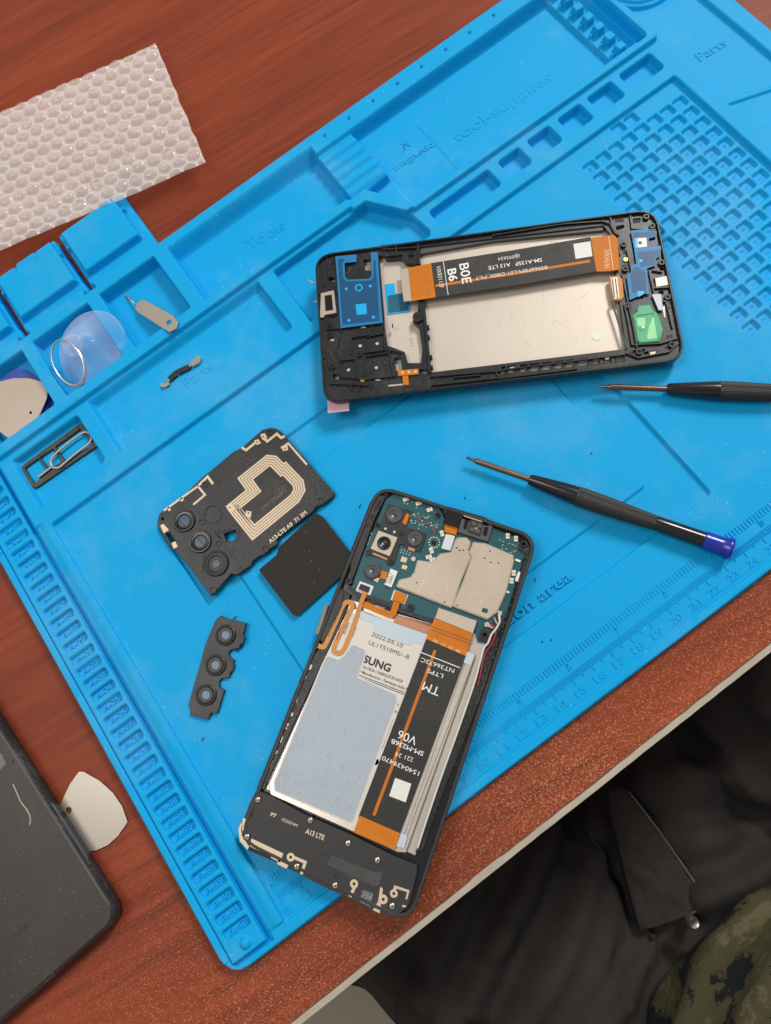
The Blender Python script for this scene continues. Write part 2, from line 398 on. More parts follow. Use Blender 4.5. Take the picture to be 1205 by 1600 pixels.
def cloth(name, c1, c2=None, c3=None):
    m = bpy.data.materials.new(name); m.use_nodes = True; nt = m.node_tree; N = nt.nodes.new; K = nt.links.new; b = nt.nodes['Principled BSDF']
    tc = N('ShaderNodeTexCoord')
    n = N('ShaderNodeTexNoise'); n.inputs['Scale'].default_value = 22; n.inputs['Detail'].default_value = 10; n.inputs['Roughness'].default_value = .68; K(tc.outputs['Object'], n.inputs['Vector'])
    rp = N('ShaderNodeValToRGB'); K(n.outputs['Fac'], rp.inputs['Fac']); e = rp.color_ramp.elements
    if c2:
        rp.color_ramp.interpolation = 'LINEAR'
        e[0].position = .49; e[0].color = (*c1, 1); e[1].position = .505; e[1].color = (*c2, 1)
        q = e.new(.57); q.color = (*c2, 1); q = e.new(.60); q.color = (*c3, 1)
    else:
        e[0].position = .3; e[0].color = (*[c*.75 for c in c1], 1); e[1].position = .7; e[1].color = (*[c*1.3 for c in c1], 1)
    K(rp.outputs[0], b.inputs['Base Color']); b.inputs['Roughness'].default_value = .85; b.inputs['Specular IOR Level'].default_value = .2
    wv = N('ShaderNodeTexWave'); wv.inputs['Scale'].default_value = 420; wv.inputs['Distortion'].default_value = 1; K(tc.outputs['Object'], wv.inputs['Vector'])
    bp = N('ShaderNodeBump'); bp.inputs['Strength'].default_value = .35; bp.inputs['Distance'].default_value = .0004; K(wv.outputs['Fac'], bp.inputs['Height']); K(bp.outputs[0], b.inputs['Normal'])
    return m
M['denim'] = cloth('black_denim', (.030, .027, .026))
M['seam'] = cloth('denim_seam', (.09, .086, .08))
M['camo'] = cloth('camouflage', (.016, .018, .022), (.085, .078, .040), (.15, .13, .07))
def bubble_mat(a0, a1, nm='bubble_film'):
    m = bpy.data.materials.new(nm); m.use_nodes = True; nt = m.node_tree; N = nt.nodes.new; K = nt.links.new; b = nt.nodes['Principled BSDF']
    b.inputs['Base Color'].default_value = (1, .97, .95, 1); b.inputs['Roughness'].default_value = .10; b.inputs['Specular IOR Level'].default_value = .9
    lw = N('ShaderNodeLayerWeight'); lw.inputs['Blend'].default_value = .35; mrw = N('ShaderNodeMapRange'); mrw.inputs[1].default_value = .05; mrw.inputs[2].default_value = .7; mrw.inputs[3].default_value = a0; mrw.inputs[4].default_value = a1
    K(lw.outputs['Facing'], mrw.inputs[0]); K(mrw.outputs[0], b.inputs['Alpha'])
    tc = N('ShaderNodeTexCoord'); n = N('ShaderNodeTexNoise'); n.inputs['Scale'].default_value = 160; n.inputs['Detail'].default_value = 4; K(tc.outputs['Object'], n.inputs['Vector'])
    bp = N('ShaderNodeBump'); bp.inputs['Strength'].default_value = .9; bp.inputs['Distance'].default_value = .0008; K(n.outputs['Fac'], bp.inputs['Height']); K(bp.outputs[0], b.inputs['Normal'])
    return m
M['bub'] = bubble_mat(.20, .52); M['bubf'] = bubble_mat(.30, .5, 'bubble_web'); M['bubb'] = bubble_mat(.26, .45, 'bubble_backing')
def clear_mat():
    m = bpy.data.materials.new('clear_vinyl'); m.use_nodes = True; nt = m.node_tree; b = nt.nodes['Principled BSDF']
    lw = nt.nodes.new('ShaderNodeLayerWeight'); lw.inputs['Blend'].default_value = .4; mr = nt.nodes.new('ShaderNodeMapRange'); mr.inputs[1].default_value = .12; mr.inputs[2].default_value = .75; mr.inputs[3].default_value = .10; mr.inputs[4].default_value = .7
    nt.links.new(lw.outputs['Facing'], mr.inputs[0]); nt.links.new(mr.outputs[0], b.inputs['Alpha'])
    b.inputs['Base Color'].default_value = (.55, .66, .92, 1); b.inputs['Roughness'].default_value = .06; b.inputs['Alpha'].default_value = .16; b.inputs['Specular IOR Level'].default_value = .8
    return m
M['clear'] = clear_mat()
M['clear2'] = clear_mat(); M['clear2'].name = 'clear_knob'; M['clear2'].node_tree.nodes['Principled BSDF'].inputs['Alpha'].default_value = .30

# ------------------------------------------------------------------ floor and desk
fl = MB().plate([(-190, -190), (210, -190), (210, 210), (-190, 210)], -76, -75).build('floor', M['floor']); fl['kind'] = 'structure'
desk = thing('desk', 12, 20, -2.5, 'reddish mahogany laminate desk with a worn beige front edge, under the blue mat', 'desk')
def ey(x): return -3.62+.0225*x
dx0, dx1 = -40, 85
MB().plate([(dx0, ey(dx0)+.30), (dx1, ey(dx1)+.30), (dx1, 75), (dx0, 75)], -2.5, 0).build('desktop', M['wood'], desk)
# the worn band: edge slightly wavy
mb = MB(); n = 500; up = []; lo = []
for i in range(n+1):
    x = dx0+(dx1-dx0)*i/n; y = ey(x)
    wv = .05*noise.noise(Vector((x*.35, 0, 3)))+.03*noise.noise(Vector((x*1.7, 5, 3)))
    chip = .10 if 6.6 < x < 8.6 else 0
    up.append((x, y+.26+wv*.6+chip*math.sin((x-6.6)/2*math.pi)*.8)); lo.append((x, y+wv*.3))
mb.plate(lo+list(reversed(up)), -2.5, -.01)
mb.build('edge_band', M['band'], desk)
mb = MB(); V = []; F = []
for i in range(n+1):
    x = up[i][0]; V += [(x, up[i][1]-.012, -.006), (x, ey(x)+.305, -.004)]
for i in range(n): F.append((2*i, 2*i+2, 2*i+3, 2*i+1))
mb.add(V, F).build('glue_line', M['glue'], desk)

# ------------------------------------------------------------------ the silicone mat (height map of its real relief, cm)
G = .045
X0, X1, Y0, Y1 = -3.42, 42.5, -.86, 34.5
nx = int((X1-X0)/G)+1; ny = int((Y1-Y0)/G)+1
gx = X0+np.arange(nx)*G; gy = Y0+np.arange(ny)*G
XX, YY = np.meshgrid(gx, gy)
def ss(t): t = np.clip(t, 0, 1); return t*t*(3-2*t)
def sdr(x0, x1, y0, y1, r=0.12):
    cx, cy, hx, hy = (x0+x1)/2, (y0+y1)/2, (x1-x0)/2-r, (y1-y0)/2-r
    dx = np.abs(XX-cx)-hx; dy = np.abs(YY-cy)-hy
    return np.hypot(np.maximum(dx, 0), np.maximum(dy, 0))+np.minimum(np.maximum(dx, dy), 0)-r
def sdp(pts):
    d = np.full(XX.shape, 1e9); ins = np.zeros(XX.shape, bool); N = len(pts)
    for i in range(N):
        ax, ay = pts[i-1]; bx, by = pts[i]
        ex, ey_ = bx-ax, by-ay; t = np.clip(((XX-ax)*ex+(YY-ay)*ey_)/(ex*ex+ey_*ey_), 0, 1)
        d = np.minimum(d, np.hypot(XX-ax-ex*t, YY-ay-ey_*t))
        c = ((ay > YY) != (by > YY)) & (XX < (bx-ax)*(YY-ay)/((by-ay) if by != ay else 1e-9)+ax)
        ins ^= c
    return np.where(ins, -d, d)
H = np.zeros(XX.shape)
def cut(sd, z, wd=.09):
    """lower everything inside the shape to z, wall of width wd"""
    global H
    t = ss((sd+wd)/wd)               # 0 deep inside, 1 at the rim
    H = np.where(sd < 0, z+(H-z)*t, H)
def raise_(sd, z, wd=.09):
    global H
    t = ss(-sd/wd)
    H = np.where(sd < 0, H+(z-H)*t, H)
def tray(x0, x1, y0, y1, z, wN=.12, wS=.12, wE=.12, wW=.12, r=.15):
    global H
    sd = sdr(x0, x1, y0, y1, r)
    t = np.maximum.reduce([1-(y1-YY)/wN, 1-(YY-y0)/wS, 1-(x1-XX)/wE, 1-(XX-x0)/wW, 1+sd/.1])
    t = ss(t)
    H = np.where(sd < 0, z+(H-z)*t, H)
BK = .90
H[:] = .55
TR = .62
H = np.where(YY > 20.4, TR, H)
up = sdp([(-4, 24.98), (21.5, 24.95), (23.0, 22.78), (37.95, 22.68), (38.3, 23), (38.3, 40), (-4, 40)])
H = H+(BK-TR)*ss(-up/.12)*(YY > 20.4)
H = np.where((XX < -.3) & (YY < 20.9), .5+.1*ss((XX+1.0)/.5), H)
H = np.where(YY < -.1, .46, H)
H = np.where((XX > 37.2) & (YY <= 20.6), TR, H)
tray(-.32, 37.34, -.22, 20.62, .35, wN=.16, wS=.10, wE=.14, wW=.10, r=.2)
# flap shelf beyond the upper edge
H = np.where(YY > 30.3, .45, H)
for x0, x1 in ((7.85, 11.35), (3.72, 7.32), (-.5, 3.2)):
    raise_(sdr(x0, x1, 31.0, 34.05, .12), .92, .14)
    raise_(np.hypot(XX-x0+.02, YY-33.1)-.16, .8, .1); raise_(np.hypot(XX-x1-.02, YY-33.1)-.16, .8, .1)
raise_(np.hypot(XX-5.6, YY-33.95)-.75, .6, .15)
# square pockets
for x0, x1 in ((7.78, 11.25), (3.63, 7.12), (-.50, 3.00)): tray(x0, x1, 25.64, 29.5, .15, wN=.26, r=.14)
tray(11.97, 21.1, 25.5, 29.45, .12, wN=.72, wW=.2, r=.2)          # tools
tray(20.75, 37.0, 23.15, 28.85, .12, wN=.42, wE=.14, wS=.14, r=.1)  # tool supplies
raise_(sdp([(20.6, 23.0), (20.6, 25.5), (21.85, 25.45), (23.25, 23.2), (23.0, 22.9)]), BK, .12)
rb = sdp([(20.9, 25.35), (20.95, 28.75), (23.25, 28.75), (23.3, 25.4)])
H = np.where(rb < 0, np.maximum(H, .12+(.52+.09*np.abs(np.sin((YY-25.5)*math.pi/.62))*1.6)*ss(-rb/.1)), H)
cut(sdr(23.3, 26.3, 23.6, 27.2, .05), .09, .03)
tray(36.85, 37.72, 23.1, 31, .08, wN=.1, r=.25)                     # deep slot at the right end
raise_(sdr(35.72, 36.85, 23.2, 28.9, .02), .36, .05)
for k in range(8):
    y = 23.62+k*.832
    raise_(sdr(36.12, 36.72, y-.29, y+.29, .12), .80, .09)
    raise_(sdr(35.85, 36.15, y-.1, y+.1, .02), .55, .05)
# row of small slots
for x0, x1 in ((23.5, 27.2), (27.75, 29.1), (29.55, 30.98), (31.45, 32.9), (33.3, 34.85), (35.3, 37.3)):
    tray(x0, x1, 21.25, 22.45, .12, wN=.2, r=.22)
# N tray with the kinked wall, parts tray, tweezer pocket
cut(sdp([(15.5, 21.25), (15.58, 24.85), (21.4, 24.85), (22.85, 22.75), (23.0, 21.5), (22.8, 21.25)]), .12, .16)
tray(4.25, 14.72, 21.55, 24.95, .2, wN=.45, wW=.3, r=.25)
tray(-.42, 3.58, 21.62, 24.7, .2, wN=.25, wW=.3, r=.25)
# rim dimples
for k in range(16):
    cut(np.hypot(XX-(22.0+1.555*k), YY-29.4)-.10, .7, .07)
# right-hand compartments
cut(sdp([(38.05, 22.6), (38.05, 34), (41.35, 34), (41.5, 17.1), (40.2, 16.95), (37.86, 18.15)]), .38, .22)
cut(sdp([(38.0, 17.65), (42, 16.2), (42, 14.6), (38.2, 15.7)]), .5, .06)
rr = np.hypot(XX-40.2, YY-26.7)
cut(np.abs(rr-2.25)-.22, .20, .1); raise_(rr-1.9, .5, .1)
cut(sdr(38.5, 42, 14.2, 15.0, .3), .4, .1)
# numbered grid
cells = []
for k in range(8):
    for j in range(15): cells.append((k, j))
cells += [(3, -1), (4, -1)]
for k, j in cells:
    cx = 31.13+.79*k; cy = 19.33-.797*j
    lo_ = (slice(max(0, int((cy-.5-Y0)/G)), int((cy+.5-Y0)/G)), slice(int((cx-.5-X0)/G), int((cx+.5-X0)/G)))
    xs, ys = XX[lo_], YY[lo_]
    dx = np.abs(xs-cx)-.235; dy = np.abs(ys-cy)-.185; r = .11
    sd = np.hypot(np.maximum(dx, 0), np.maximum(dy, 0))+np.minimum(np.maximum(dx, dy), 0)-r
    t = ss((sd+.07)/.07); H[lo_] = np.where(sd < 0, .17+(H[lo_]-.17)*t, H[lo_])
# shallow steps of the work area
def step(sd, dz, wd=.07):
    global H
    H = H+dz*ss(-sd/wd+.5)*(XX > -.2)*(XX < 37)*(YY > -.1)*(YY < 20.5)
step(sdr(3.9, 24.67, 3.38, 17.2, .12), -.17, .06)
step(sdr(5.85, 22.72, 5.3, 15.2, .12), .11, .05)
H = H-.03*np.exp(-((np.abs(sdr(5.85, 22.72, 5.3, 15.2, .12)))/.05)**2)*(XX < 12)
# line above the ruler
H = H-.07*np.exp(-((YY+.18)/.05)**2)*(XX > -.2)*(XX < 37)
# numbered strip in its groove
cut(sdr(-3.02, -1.0, -.5, 36, .1), .16, .08)
raise_(sdr(-2.98, -1.27, -.36, 36, .08), .5, .06)
def ay(n): return .75+.6256*n+.00096*n*n
for n_ in range(0, 46):
    cy = ay(n_)
    sl = (slice(max(0, int((cy-.5-Y0)/G)), int((cy+.5-Y0)/G)), slice(0, int((-1-X0)/G)))
    xs, ys = XX[sl], YY[sl]
    dx = np.abs(xs+2.09)-.50; dy = np.abs(ys-cy)-.07; r = .15
    sd = np.hypot(np.maximum(dx, 0), np.maximum(dy, 0))+np.minimum(np.maximum(dx, dy), 0)-r
    t = ss((sd+.06)/.06); H[sl] = np.where(sd < 0, .26+(H[sl]-.26)*t, H[sl])
dd = np.hypot(XX+2.05, YY-.08); H = np.where(dd < .24, np.maximum(H, .5+.17*np.sqrt(np.clip(1-(dd/.24)**2, 0, 1))), H)
# outline
out = np.minimum(sdp([(-3.38, .1), (-3.38, 36), (11.84, 36), (11.84, 30.0), (42.4, 29.95), (42.4, -.5), (7, -.72), (-2.45, -.78), (-2.75, -.74), (-3.0, -.62), (-3.2, -.42), (-3.33, -.16)]), 9)
slits = np.full(XX.shape, 9.)
for xs in (7.56, 3.45):
    slits = np.minimum(slits, sdp([(xs-.05, 30.3), (xs-.10, 35), (xs+.10, 35), (xs+.06, 30.3)]))
    slits = np.minimum(slits, sdp([(xs-.30, 30.02), (xs+.28, 30.02), (xs+.05, 30.4), (xs-.05, 30.4)]))
out = np.maximum(out, -slits)
out = np.where((YY > 34.3), np.maximum(out, YY-34.3), out)
H = H*ss(np.clip(-out/.10, 0, 1)*.9+.1*(out < 0))
H = np.where(out < 0, H, 0)
# a few hundredths of sag and warp so the sheet does not look machined
H = H + .012*np.sin(XX*.7+YY*.3)*np.sin(YY*.9)*(out < -.2)
H = np.maximum(H, .0)
vi = (out < .02)
fm = vi[:-1, :-1] & vi[1:, :-1] & vi[:-1, 1:] & vi[1:, 1:]
fxc = (XX[:-1, :-1]+G/2); fyc = (YY[:-1, :-1]+G/2)
regs = []
strip = (fxc > -2.99) & (fxc < -1.26) & (fyc > -.38)
regs.append(('numbered_strip', strip))
fl1 = np.zeros_like(strip)
for x0, x1 in ((7.8, 11.42), (3.66, 7.38), (-.6, 3.26)):
    q = (fxc > x0-.02) & (fxc < x1+.02) & (fyc > 30.95) & (fyc < 34.1); regs.append(('flap_block', q)); fl1 |= q
gridm = (fxc > 30.7) & (fxc < 37.1) & (fyc > 7.8) & (fyc < 20.5)
regs.append(('screw_grid', gridm))
regs.insert(0, ('mat_body', ~(strip | fl1 | gridm)))
matt = thing('repair_mat', 19.5, 15, 0, 'blue silicone repair mat with moulded trays, number grid and ruler, covering the desk', 'repair mat')
bx, by, bz = 19.5, 15, 0
for name, q in regs:
    f = fm & q
    jj, ii = np.nonzero(f)
    a = jj*nx+ii; quads = np.stack([a, a+1, a+nx+1, a+nx], 1)
    used, inv = np.unique(quads.ravel(), return_inverse=True)
    vy, vx = np.divmod(used, nx)
    co = np.stack([(gx[vx]-bx)*S, (gy[vy]-by)*S, (H[vy, vx]+.004)*S], 1).astype(np.float32)
    me = bpy.data.meshes.new(name); me.vertices.add(len(used)); me.vertices.foreach_set('co', co.ravel())
    nf = len(quads); me.loops.add(nf*4); me.loops.foreach_set('vertex_index', inv.astype(np.int32).ravel())
    me.polygons.add(nf); me.polygons.foreach_set('loop_start', np.arange(nf, dtype=np.int32)*4); me.polygons.foreach_set('loop_total', np.full(nf, 4, dtype=np.int32))
    me.materials.append(M['sil']); me.update(calc_edges=True); me.validate()
    me.polygons.foreach_set('use_smooth', np.ones(nf, bool))
    o = bpy.data.objects.new(name, me); COL.objects.link(o); o.parent = matt; ORG[o.name] = Vector((bx, by, bz))
def hz(x, y):
    i = min(nx-1, max(0, int(round((x-X0)/G)))); j = min(ny-1, max(0, int(round((y-Y0)/G)))); return float(H[j, i])
# moulded lettering
mb = MB()
def mt(body, a, b, h, z, bold=.0, th=.06): mb.text(body, a, b, h, z, th, bold)
T_ = .142
mt('Tools', (15.35, 26.95), (17.6, 26.75), .62, T_, .01)
mt('tool-supplies', (27.2, 25.0), (33.15, 24.75), .62, T_, .01)
mt('magnetic', (23.85, 25.75), (26.2, 25.65), .36, .125, .005)
mb.ribbon([(24.95, 26.45, .13), (25.05, 26.85, .13), (25.3, 26.5, .13)], .05, .05); mb.ribbon([(24.75, 26.4, .13), (25.35, 26.85, .13)], .05, .05)
mt('Parts', (8.75, 22.5), (10.4, 22.5), .55, .235, .01)
mt('Parts', (38.9, 20.5), (40.5, 20.35), .50, .415, .01)
mt('magnetic', (39.45, 15.95), (41.7, 15.4), .42, .53, .005)
mt('operation area', (11.85, 3.98), (17.75, 3.98), .48, .29, .02)
lp = P((330, 1200-360), .25)
mt('Parts', (.9, 22.6), (2.6, 22.6), .5, .235, .01)
mb.each('moulded_lettering', M['sil'], matt)
mb = MB()
for n_ in range(0, 36):
    cy = ay(n_)
    mb.text('A-%d' % (42-n_), (-2.56, cy-.14), (-1.66, cy-.14), .27, .325, .08, .012)
mb.build('pocket_number', M['sil'], matt)
mb = MB(); q = 1
for k, j in sorted(cells, key=lambda c: (c[1], c[0])):
    cx = 31.13+.79*k; cy = 19.33-.797*j
    mb.text(str(q), (cx-.10, cy-.08), (cx+.10, cy-.08), .15, .186, .05, .0); q += 1
mb.build('grid_number', M['sil'], matt)
mb = MB()
Rz = .388
for c in range(0, 341):                          # centimetre scale
    x = c/10; ln = .52 if c % 10 == 0 else (.40 if c % 5 == 0 else .28)
    mb.plate([(x-.017, .92-ln), (x+.017, .92-ln), (x+.017, .92), (x-.017, .92)], .3, Rz)
for c in range(0, 34):
    s_ = str(c); wd = .13*len(s_)
    mb.text(s_, (c-wd, -.02), (c+wd, -.02), .30, Rz, .08, .01)
for c in range(-1, 214):                         # inch scale, sixteenths
    x = c*2.54/16-.03; ln = .45 if c % 16 == 0 else .32
    mb.plate([(x-.02, 1.66-ln), (x+.02, 1.66-ln), (x+.02, 1.66), (x-.02, 1.66)], .3, Rz)
for c in range(0, 14):
    mb.text(str(c), (c*2.54-.1, 1.02), (c*2.54+.1, 1.02), .28, Rz, .08, .01)
mb.build('ruler_scale', M['sil'], matt)

# ------------------------------------------------------------------ generic small parts
def boss(parent, px, z, ro=.13, ri=.06, h=.12, m=None, name='screw_boss'):
    x, y = P(px, z)
    b = MB().lathe((x, y), [(ro, z-h), (ro, z-.02), (ro-.02, z), (ri+.015, z), (ri, z-.015), (ri, z-.1), (0, z-.1)], 20)
    o = b.build(name, m or M['frame'], parent, smooth='auto')
    d = MB().plate(circ((x, y), ri*.98, 16), z-.12, z-.06); d.build('bore', M['dark'], o); return o
def screw(parent, px, z, r=.105):
    x, y = P(px, z)
    ring = MB().lathe((x, y), [(r*1.5, z-.04), (r*1.5, z+.006), (r*1.35, z+.012), (r*1.15, z+.004), (r*1.1, z-.04)], 22)
    rg = ring.build('screw_seat', M['blk2'], parent, smooth='auto')
    h = MB().lathe((x, y), [(r, z-.03), (r, z+.01), (r*.8, z+.028), (0, z+.03)], 20).build('screw', M['nick'], parent, smooth='auto')
    a = random.random()*1.5; c = MB()
    for k in (0, math.pi/2):
        dx, dy = math.cos(a+k), math.sin(a+k); e = r*.62; t = r*.13
        c.plate([(x-dx*e+dy*t, y-dy*e-dx*t), (x+dx*e+dy*t, y+dy*e-dx*t), (x+dx*e-dy*t, y+dy*e+dx*t), (x-dx*e-dy*t, y-dy*e+dx*t)], z+.02, z+.032+.001*(k > 0))
    c.build('cross_slot', M['dark'], h)
def plate(parent, name, pts, z0, z1, m, r=0, bev=.012, holes=()):
    l = L(pts, z1)
    if r: l = rnd(ccw(l), r)
    return MB().plate(l, z0, z1, [L(h, z1) for h in holes], bev).build(name, m, parent)
def cylp(parent, name, px, prof, m, n=28):
    z = prof[-1][1]; c = P(px, z)
    return MB().lathe(c, prof, n).build(name, m, parent, smooth='auto')
def txt(parent, body, a, b, h, z, m, bold=0, name='print'):
    """a, b baseline pixels; h letter height in pixels"""
    A, B = P(a, z), P(b, z); sc = math.dist(A, B)/max(1e-6, math.dist(a, b))
    return MB().text(body, A, B, h*sc, z, .004, bold).build(name, m, parent)

LIFT = (0, 0, 10, 10, .12, .12)
# ------------------------------------------------------------------ PHONE B : opened phone with battery
zb = .27; RIM = 1.06
oc = [P(p, RIM) for p in ((590, 756), (843, 838), (641, 1447), (370, 1313))]
phB = thing('opened_phone', sum(p[0] for p in oc)/4, sum(p[1] for p in oc)/4, zb, 'opened phone with its back off, showing green circuit board, silver battery and black lower plate', 'phone')
outer = rnd(ccw(oc), .95, 8)
inner = offset(ccw(outer), .17)
MB().plate(offset(ccw(outer), .16), zb, .74, bev=.02).build('chassis', M['frame'], phB)
ringB = MB().plate(outer, .80, RIM, [inner], bev=.035); ringB.build('rim', M['blk2'], phB)
MB().plate(offset(ccw(outer), .06), .60, .79).build('screen_edge', M['blkg'], phB)
# battery bay floor
plate(phB, 'bay_floor', ZB((440, 110), (905, 245), (1170, 300), (1180, 360), (790, 1385), (40, 1050), (60, 960), (420, 250)), .72, .80, M['sil2'], bev=.01)
plate(phB, 'copper_sheet', ZB((690, 190), (905, 248), (890, 300), (680, 235)), .8, .84, M['coppink'], bev=0)
# board
plate(phB, 'circuit_board', ZA((245, 118), (300, 82), (440, 105), (570, 170), (600, 235), (900, 290), (1040, 350), (1095, 440), (1030, 640), (985, 790), (900, 1005), (800, 985), (780, 900), (545, 850), (330, 785), (140, 705), (35, 655), (95, 480), (170, 300)), .72, .88, M['pcb'], r=.08, bev=.01)
SC = phB
for nm, pts in (('shield_can', ZA((680, 350), (735, 350), (760, 378), (742, 430), (760, 465), (700, 610), (645, 775), (310, 645), (328, 608), (395, 592), (420, 560), (438, 488), (525, 500), (575, 448), (640, 440), (665, 370))),
                ('shield_can', ZA((775, 378), (850, 385), (1020, 458), (1022, 495), (975, 680), (920, 800), (862, 845), (652, 765), (720, 600), (765, 470), (750, 440)))):
    o = plate(SC, nm, pts, .87, 1.0, M['shield'], r=.07, bev=.03)
    l = ccw(rnd(ccw(L(pts, 1.0)), .07)); 
    mb = MB().plate(offset(l, -.022), .87, .975, bev=.008); mb.build('can_fence', M['nick'], o)
mb = MB()
for p in ZA((675, 412), (692, 428), (715, 427), (433, 624), (602, 742), (878, 432), (845, 475), (882, 500), (928, 505), (680, 760)): mb.plate(circ(P(p, 1.0), .035, 12), .99, 1.003)
mb.each('vent_hole', M['dark'], phB)
plate(phB, 'square_opening', ZA((835, 775), (868, 785), (860, 812), (825, 800)), .99, 1.004, M['pcb'], r=.03, bev=0)
# top camera bracket
plate(phB, 'camera_bracket', ZD((430, 205), (700, 290), (668, 395), (628, 480), (680, 488), (880, 560), (805, 772), (665, 740), (600, 680), (560, 690), (500, 900), (470, 935), (420, 920), (395, 860), (185, 800), (170, 760), (215, 735), (300, 520), (345, 470), (350, 400)), .86, .95, M['black'], r=.04, bev=.015)
for p in ZD((395, 108), (295, 448), (585, 550), (192, 778), (460, 885), (1010, 335)): boss(phB, p, .99, .115, .05)
for p in ZD((395, 497), (498, 537)): cylp(phB, 'contact_dot', p, [(.055, .9), (.055, .962), (.04, .97), (0, .97)], M['padw'])
# cameras
def camera(px, r, z, square=None, gold=False, glass=M['lens']):
    c = P(px, z)
    body = MB()
    if square:
        sq = rnd(ccw(L(square, z-.08)), .05)
        b = body.plate(sq, .86, z-.08, bev=.02).build('camera_module', M['steelb'] if gold else M['dgrey'], phB)
    else:
        b = MB().lathe(c, [(r*1.18, .86), (r*1.18, z-.12), (r*1.1, z-.09), (0, z-.09)], 8).build('camera_module', M['dgrey'], phB)
    MB().lathe(c, [(r, z-.1), (r, z-.02), (r*.94, z), (r*.80, z), (r*.76, z-.02), (r*.66, z-.015), (r*.6, z-.035), (r*.3, z-.05), (0, z-.05)], 40).build('lens_barrel', M['dgrey'] if not gold else M['blkg'], b, smooth='auto')
    MB().lathe(c, [(r*.34, z-.06), (r*.34, z-.035), (r*.25, z-.028), (0, z-.02)], 24).build('lens', M['lens'], b, smooth='auto')
    d = P((px[0]-1, px[1]), z)
    MB().lathe(c, [(r*.09, z-.03), (r*.09, z-.015), (0, z-.015)], 12).build('aperture', M['dark'], b)
    return b
camera(ZD((497, 335))[0], .345, 1.08)
camera(ZD((375, 665))[0], .30, 1.12, ZD((310, 515), (540, 600), (445, 825), (215, 735)), gold=True)
camera(ZD((740, 615))[0], .315, 1.05)
camera(ZD((240, 985))[0], .345, 1.04)
plate(phB, 'camera_flex', ZD((590, 430), (640, 315), (678, 330), (640, 455)), .9, .98, M['orange'])
plate(phB, 'camera_flex', ZD((665, 708), (745, 735), (735, 770), (655, 745)), .9, .96, M['coppink'])
plate(phB, 'camera_flex', ZD((340, 985), (425, 1010), (400, 1100), (330, 1080)), .9, .95, M['orange'])
plate(phB, 'camera_flex', ZD((250, 775), (420, 845), (410, 870), (240, 800)), .9, .96, M['coppink'])
o = plate(phB, 'connector_label', ZD((455, 965), (540, 1000), (465, 1190), (380, 1155)), .9, .99, M['wlab'], bev=.01, r=.02)
A_, B_ = ZD((490, 1040))[0], ZD((440, 1160))[0]
txt(o, 'A0081', ZD((458, 1150))[0], ZD((492, 1050))[0], 4.2, .994, M['ink'])
txt(o, 'P219 V', ZD((420, 1140))[0], ZD((462, 1018))[0], 4.2, .994, M['ink'])
plate(phB, 'camera_corner', ZD((245, 1100), (300, 1135), (330, 1080), (300, 1070)), .88, .93, M['shield'])
plate(phB, 'matrix_pad', ZD((590, 820), (655, 845), (635, 900), (568, 880)), .88, .90, M['gold'], bev=0)
cylp(phB, 'test_pad', ZD((723, 852))[0], [(.10, .87), (.10, .895), (0, .895)], M['gold'])
o = plate(phB, 'flash_led', ZD((600, 920), (655, 940), (635, 985), (580, 965)), .88, .94, M['wlab'])
plate(o, 'phosphor', ZD((612, 932), (642, 943), (630, 972), (598, 962)), .94, .955, mat('phosphor', (.8, .55, .05), .3), bev=0)
# white pad, front camera, earpiece
plate(phB, 'connector_cover', ZE((50, 320), (155, 345), (100, 512), (-5, 487)), .9, 1.01, M['padw'], r=.05, bev=.015)
plate(phB, 'front_camera_flex', ZE((35, 200), (185, 250), (165, 335), (35, 300)), .9, 1.0, M['orange'])
plate(phB, 'front_camera', ZE((65, 35), (230, 90), (188, 250), (20, 200)), .86, 1.12, M['blkg'], r=.04, bev=.03)
ep = plate(phB, 'earpiece', ZE((240, 95), (470, 180), (580, 235), (530, 412), (185, 302)), .86, 1.02, M['dgrey'], bev=.015)
plate(ep, 'earpiece_frame', ZE((255, 100), (465, 172), (460, 190), (248, 122)), 1.0, 1.05, M['shield'])
plate(ep, 'mesh', ZE((335, 155), (480, 205), (440, 350), (295, 300)), 1.02, 1.04, M['black'])
for q in (((268, 155), (312, 170), (285, 272), (245, 258)), ((490, 235), (535, 250), (510, 345), (468, 330)), ((350, 175), (400, 192), (385, 235), (335, 220)), ((418, 200), (465, 215), (452, 260), (405, 245)), ((330, 240), (380, 257), (365, 300), (315, 285)), ((395, 262), (445, 278), (430, 325), (380, 308))):
    plate(ep, 'cell', ZE(*q), 1.03, 1.055, M['blkg'] if q[0][0] in (268, 490) else M['dgrey'], r=.03)
cylp(ep, 'centre_dot', ZE((393, 260))[0], [(.07, 1.03), (.07, 1.062), (0, 1.065)], M['grey'])
plate(phB, 'earpiece_side', ZE((190, 280), (540, 400), (530, 425), (180, 310)), .88, .97, M['blkg'])
# small components
sm = {'component': []}
def smd(pts, hgt=.05, m=M['nick'], sz=(.13, .08), ang=None):
    for p in pts:
        c = P(p, .9); a = (ang if ang is not None else -.33)+random.choice((0, 0, 1.57))*(ang is None)
        ux = Vector((math.cos(a), math.sin(a))); uy = Vector((-ux.y, ux.x)); hx, hy = sz[0]/2, sz[1]/2
        q = [(c[0]+ux.x*s*hx+uy.x*t*hy, c[1]+ux.y*s*hx+uy.y*t*hy) for s, t in ((-1, -1), (1, -1), (1, 1), (-1, 1))]
        mb = MB(); mb.plate(q, .87, .88+hgt, bev=.008)
        q2 = [(c[0]+ux.x*s*hx*.45+uy.x*t*hy*1.04, c[1]+ux.y*s*hx*.45+uy.y*t*hy*1.04) for s, t in ((-1, -1), (1, -1), (1, 1), (-1, 1))]
        mb.mi = 1; mb.plate(q2, .87, .884+hgt)
        mb.build('surface_component', [M['wlab'], m], phB)
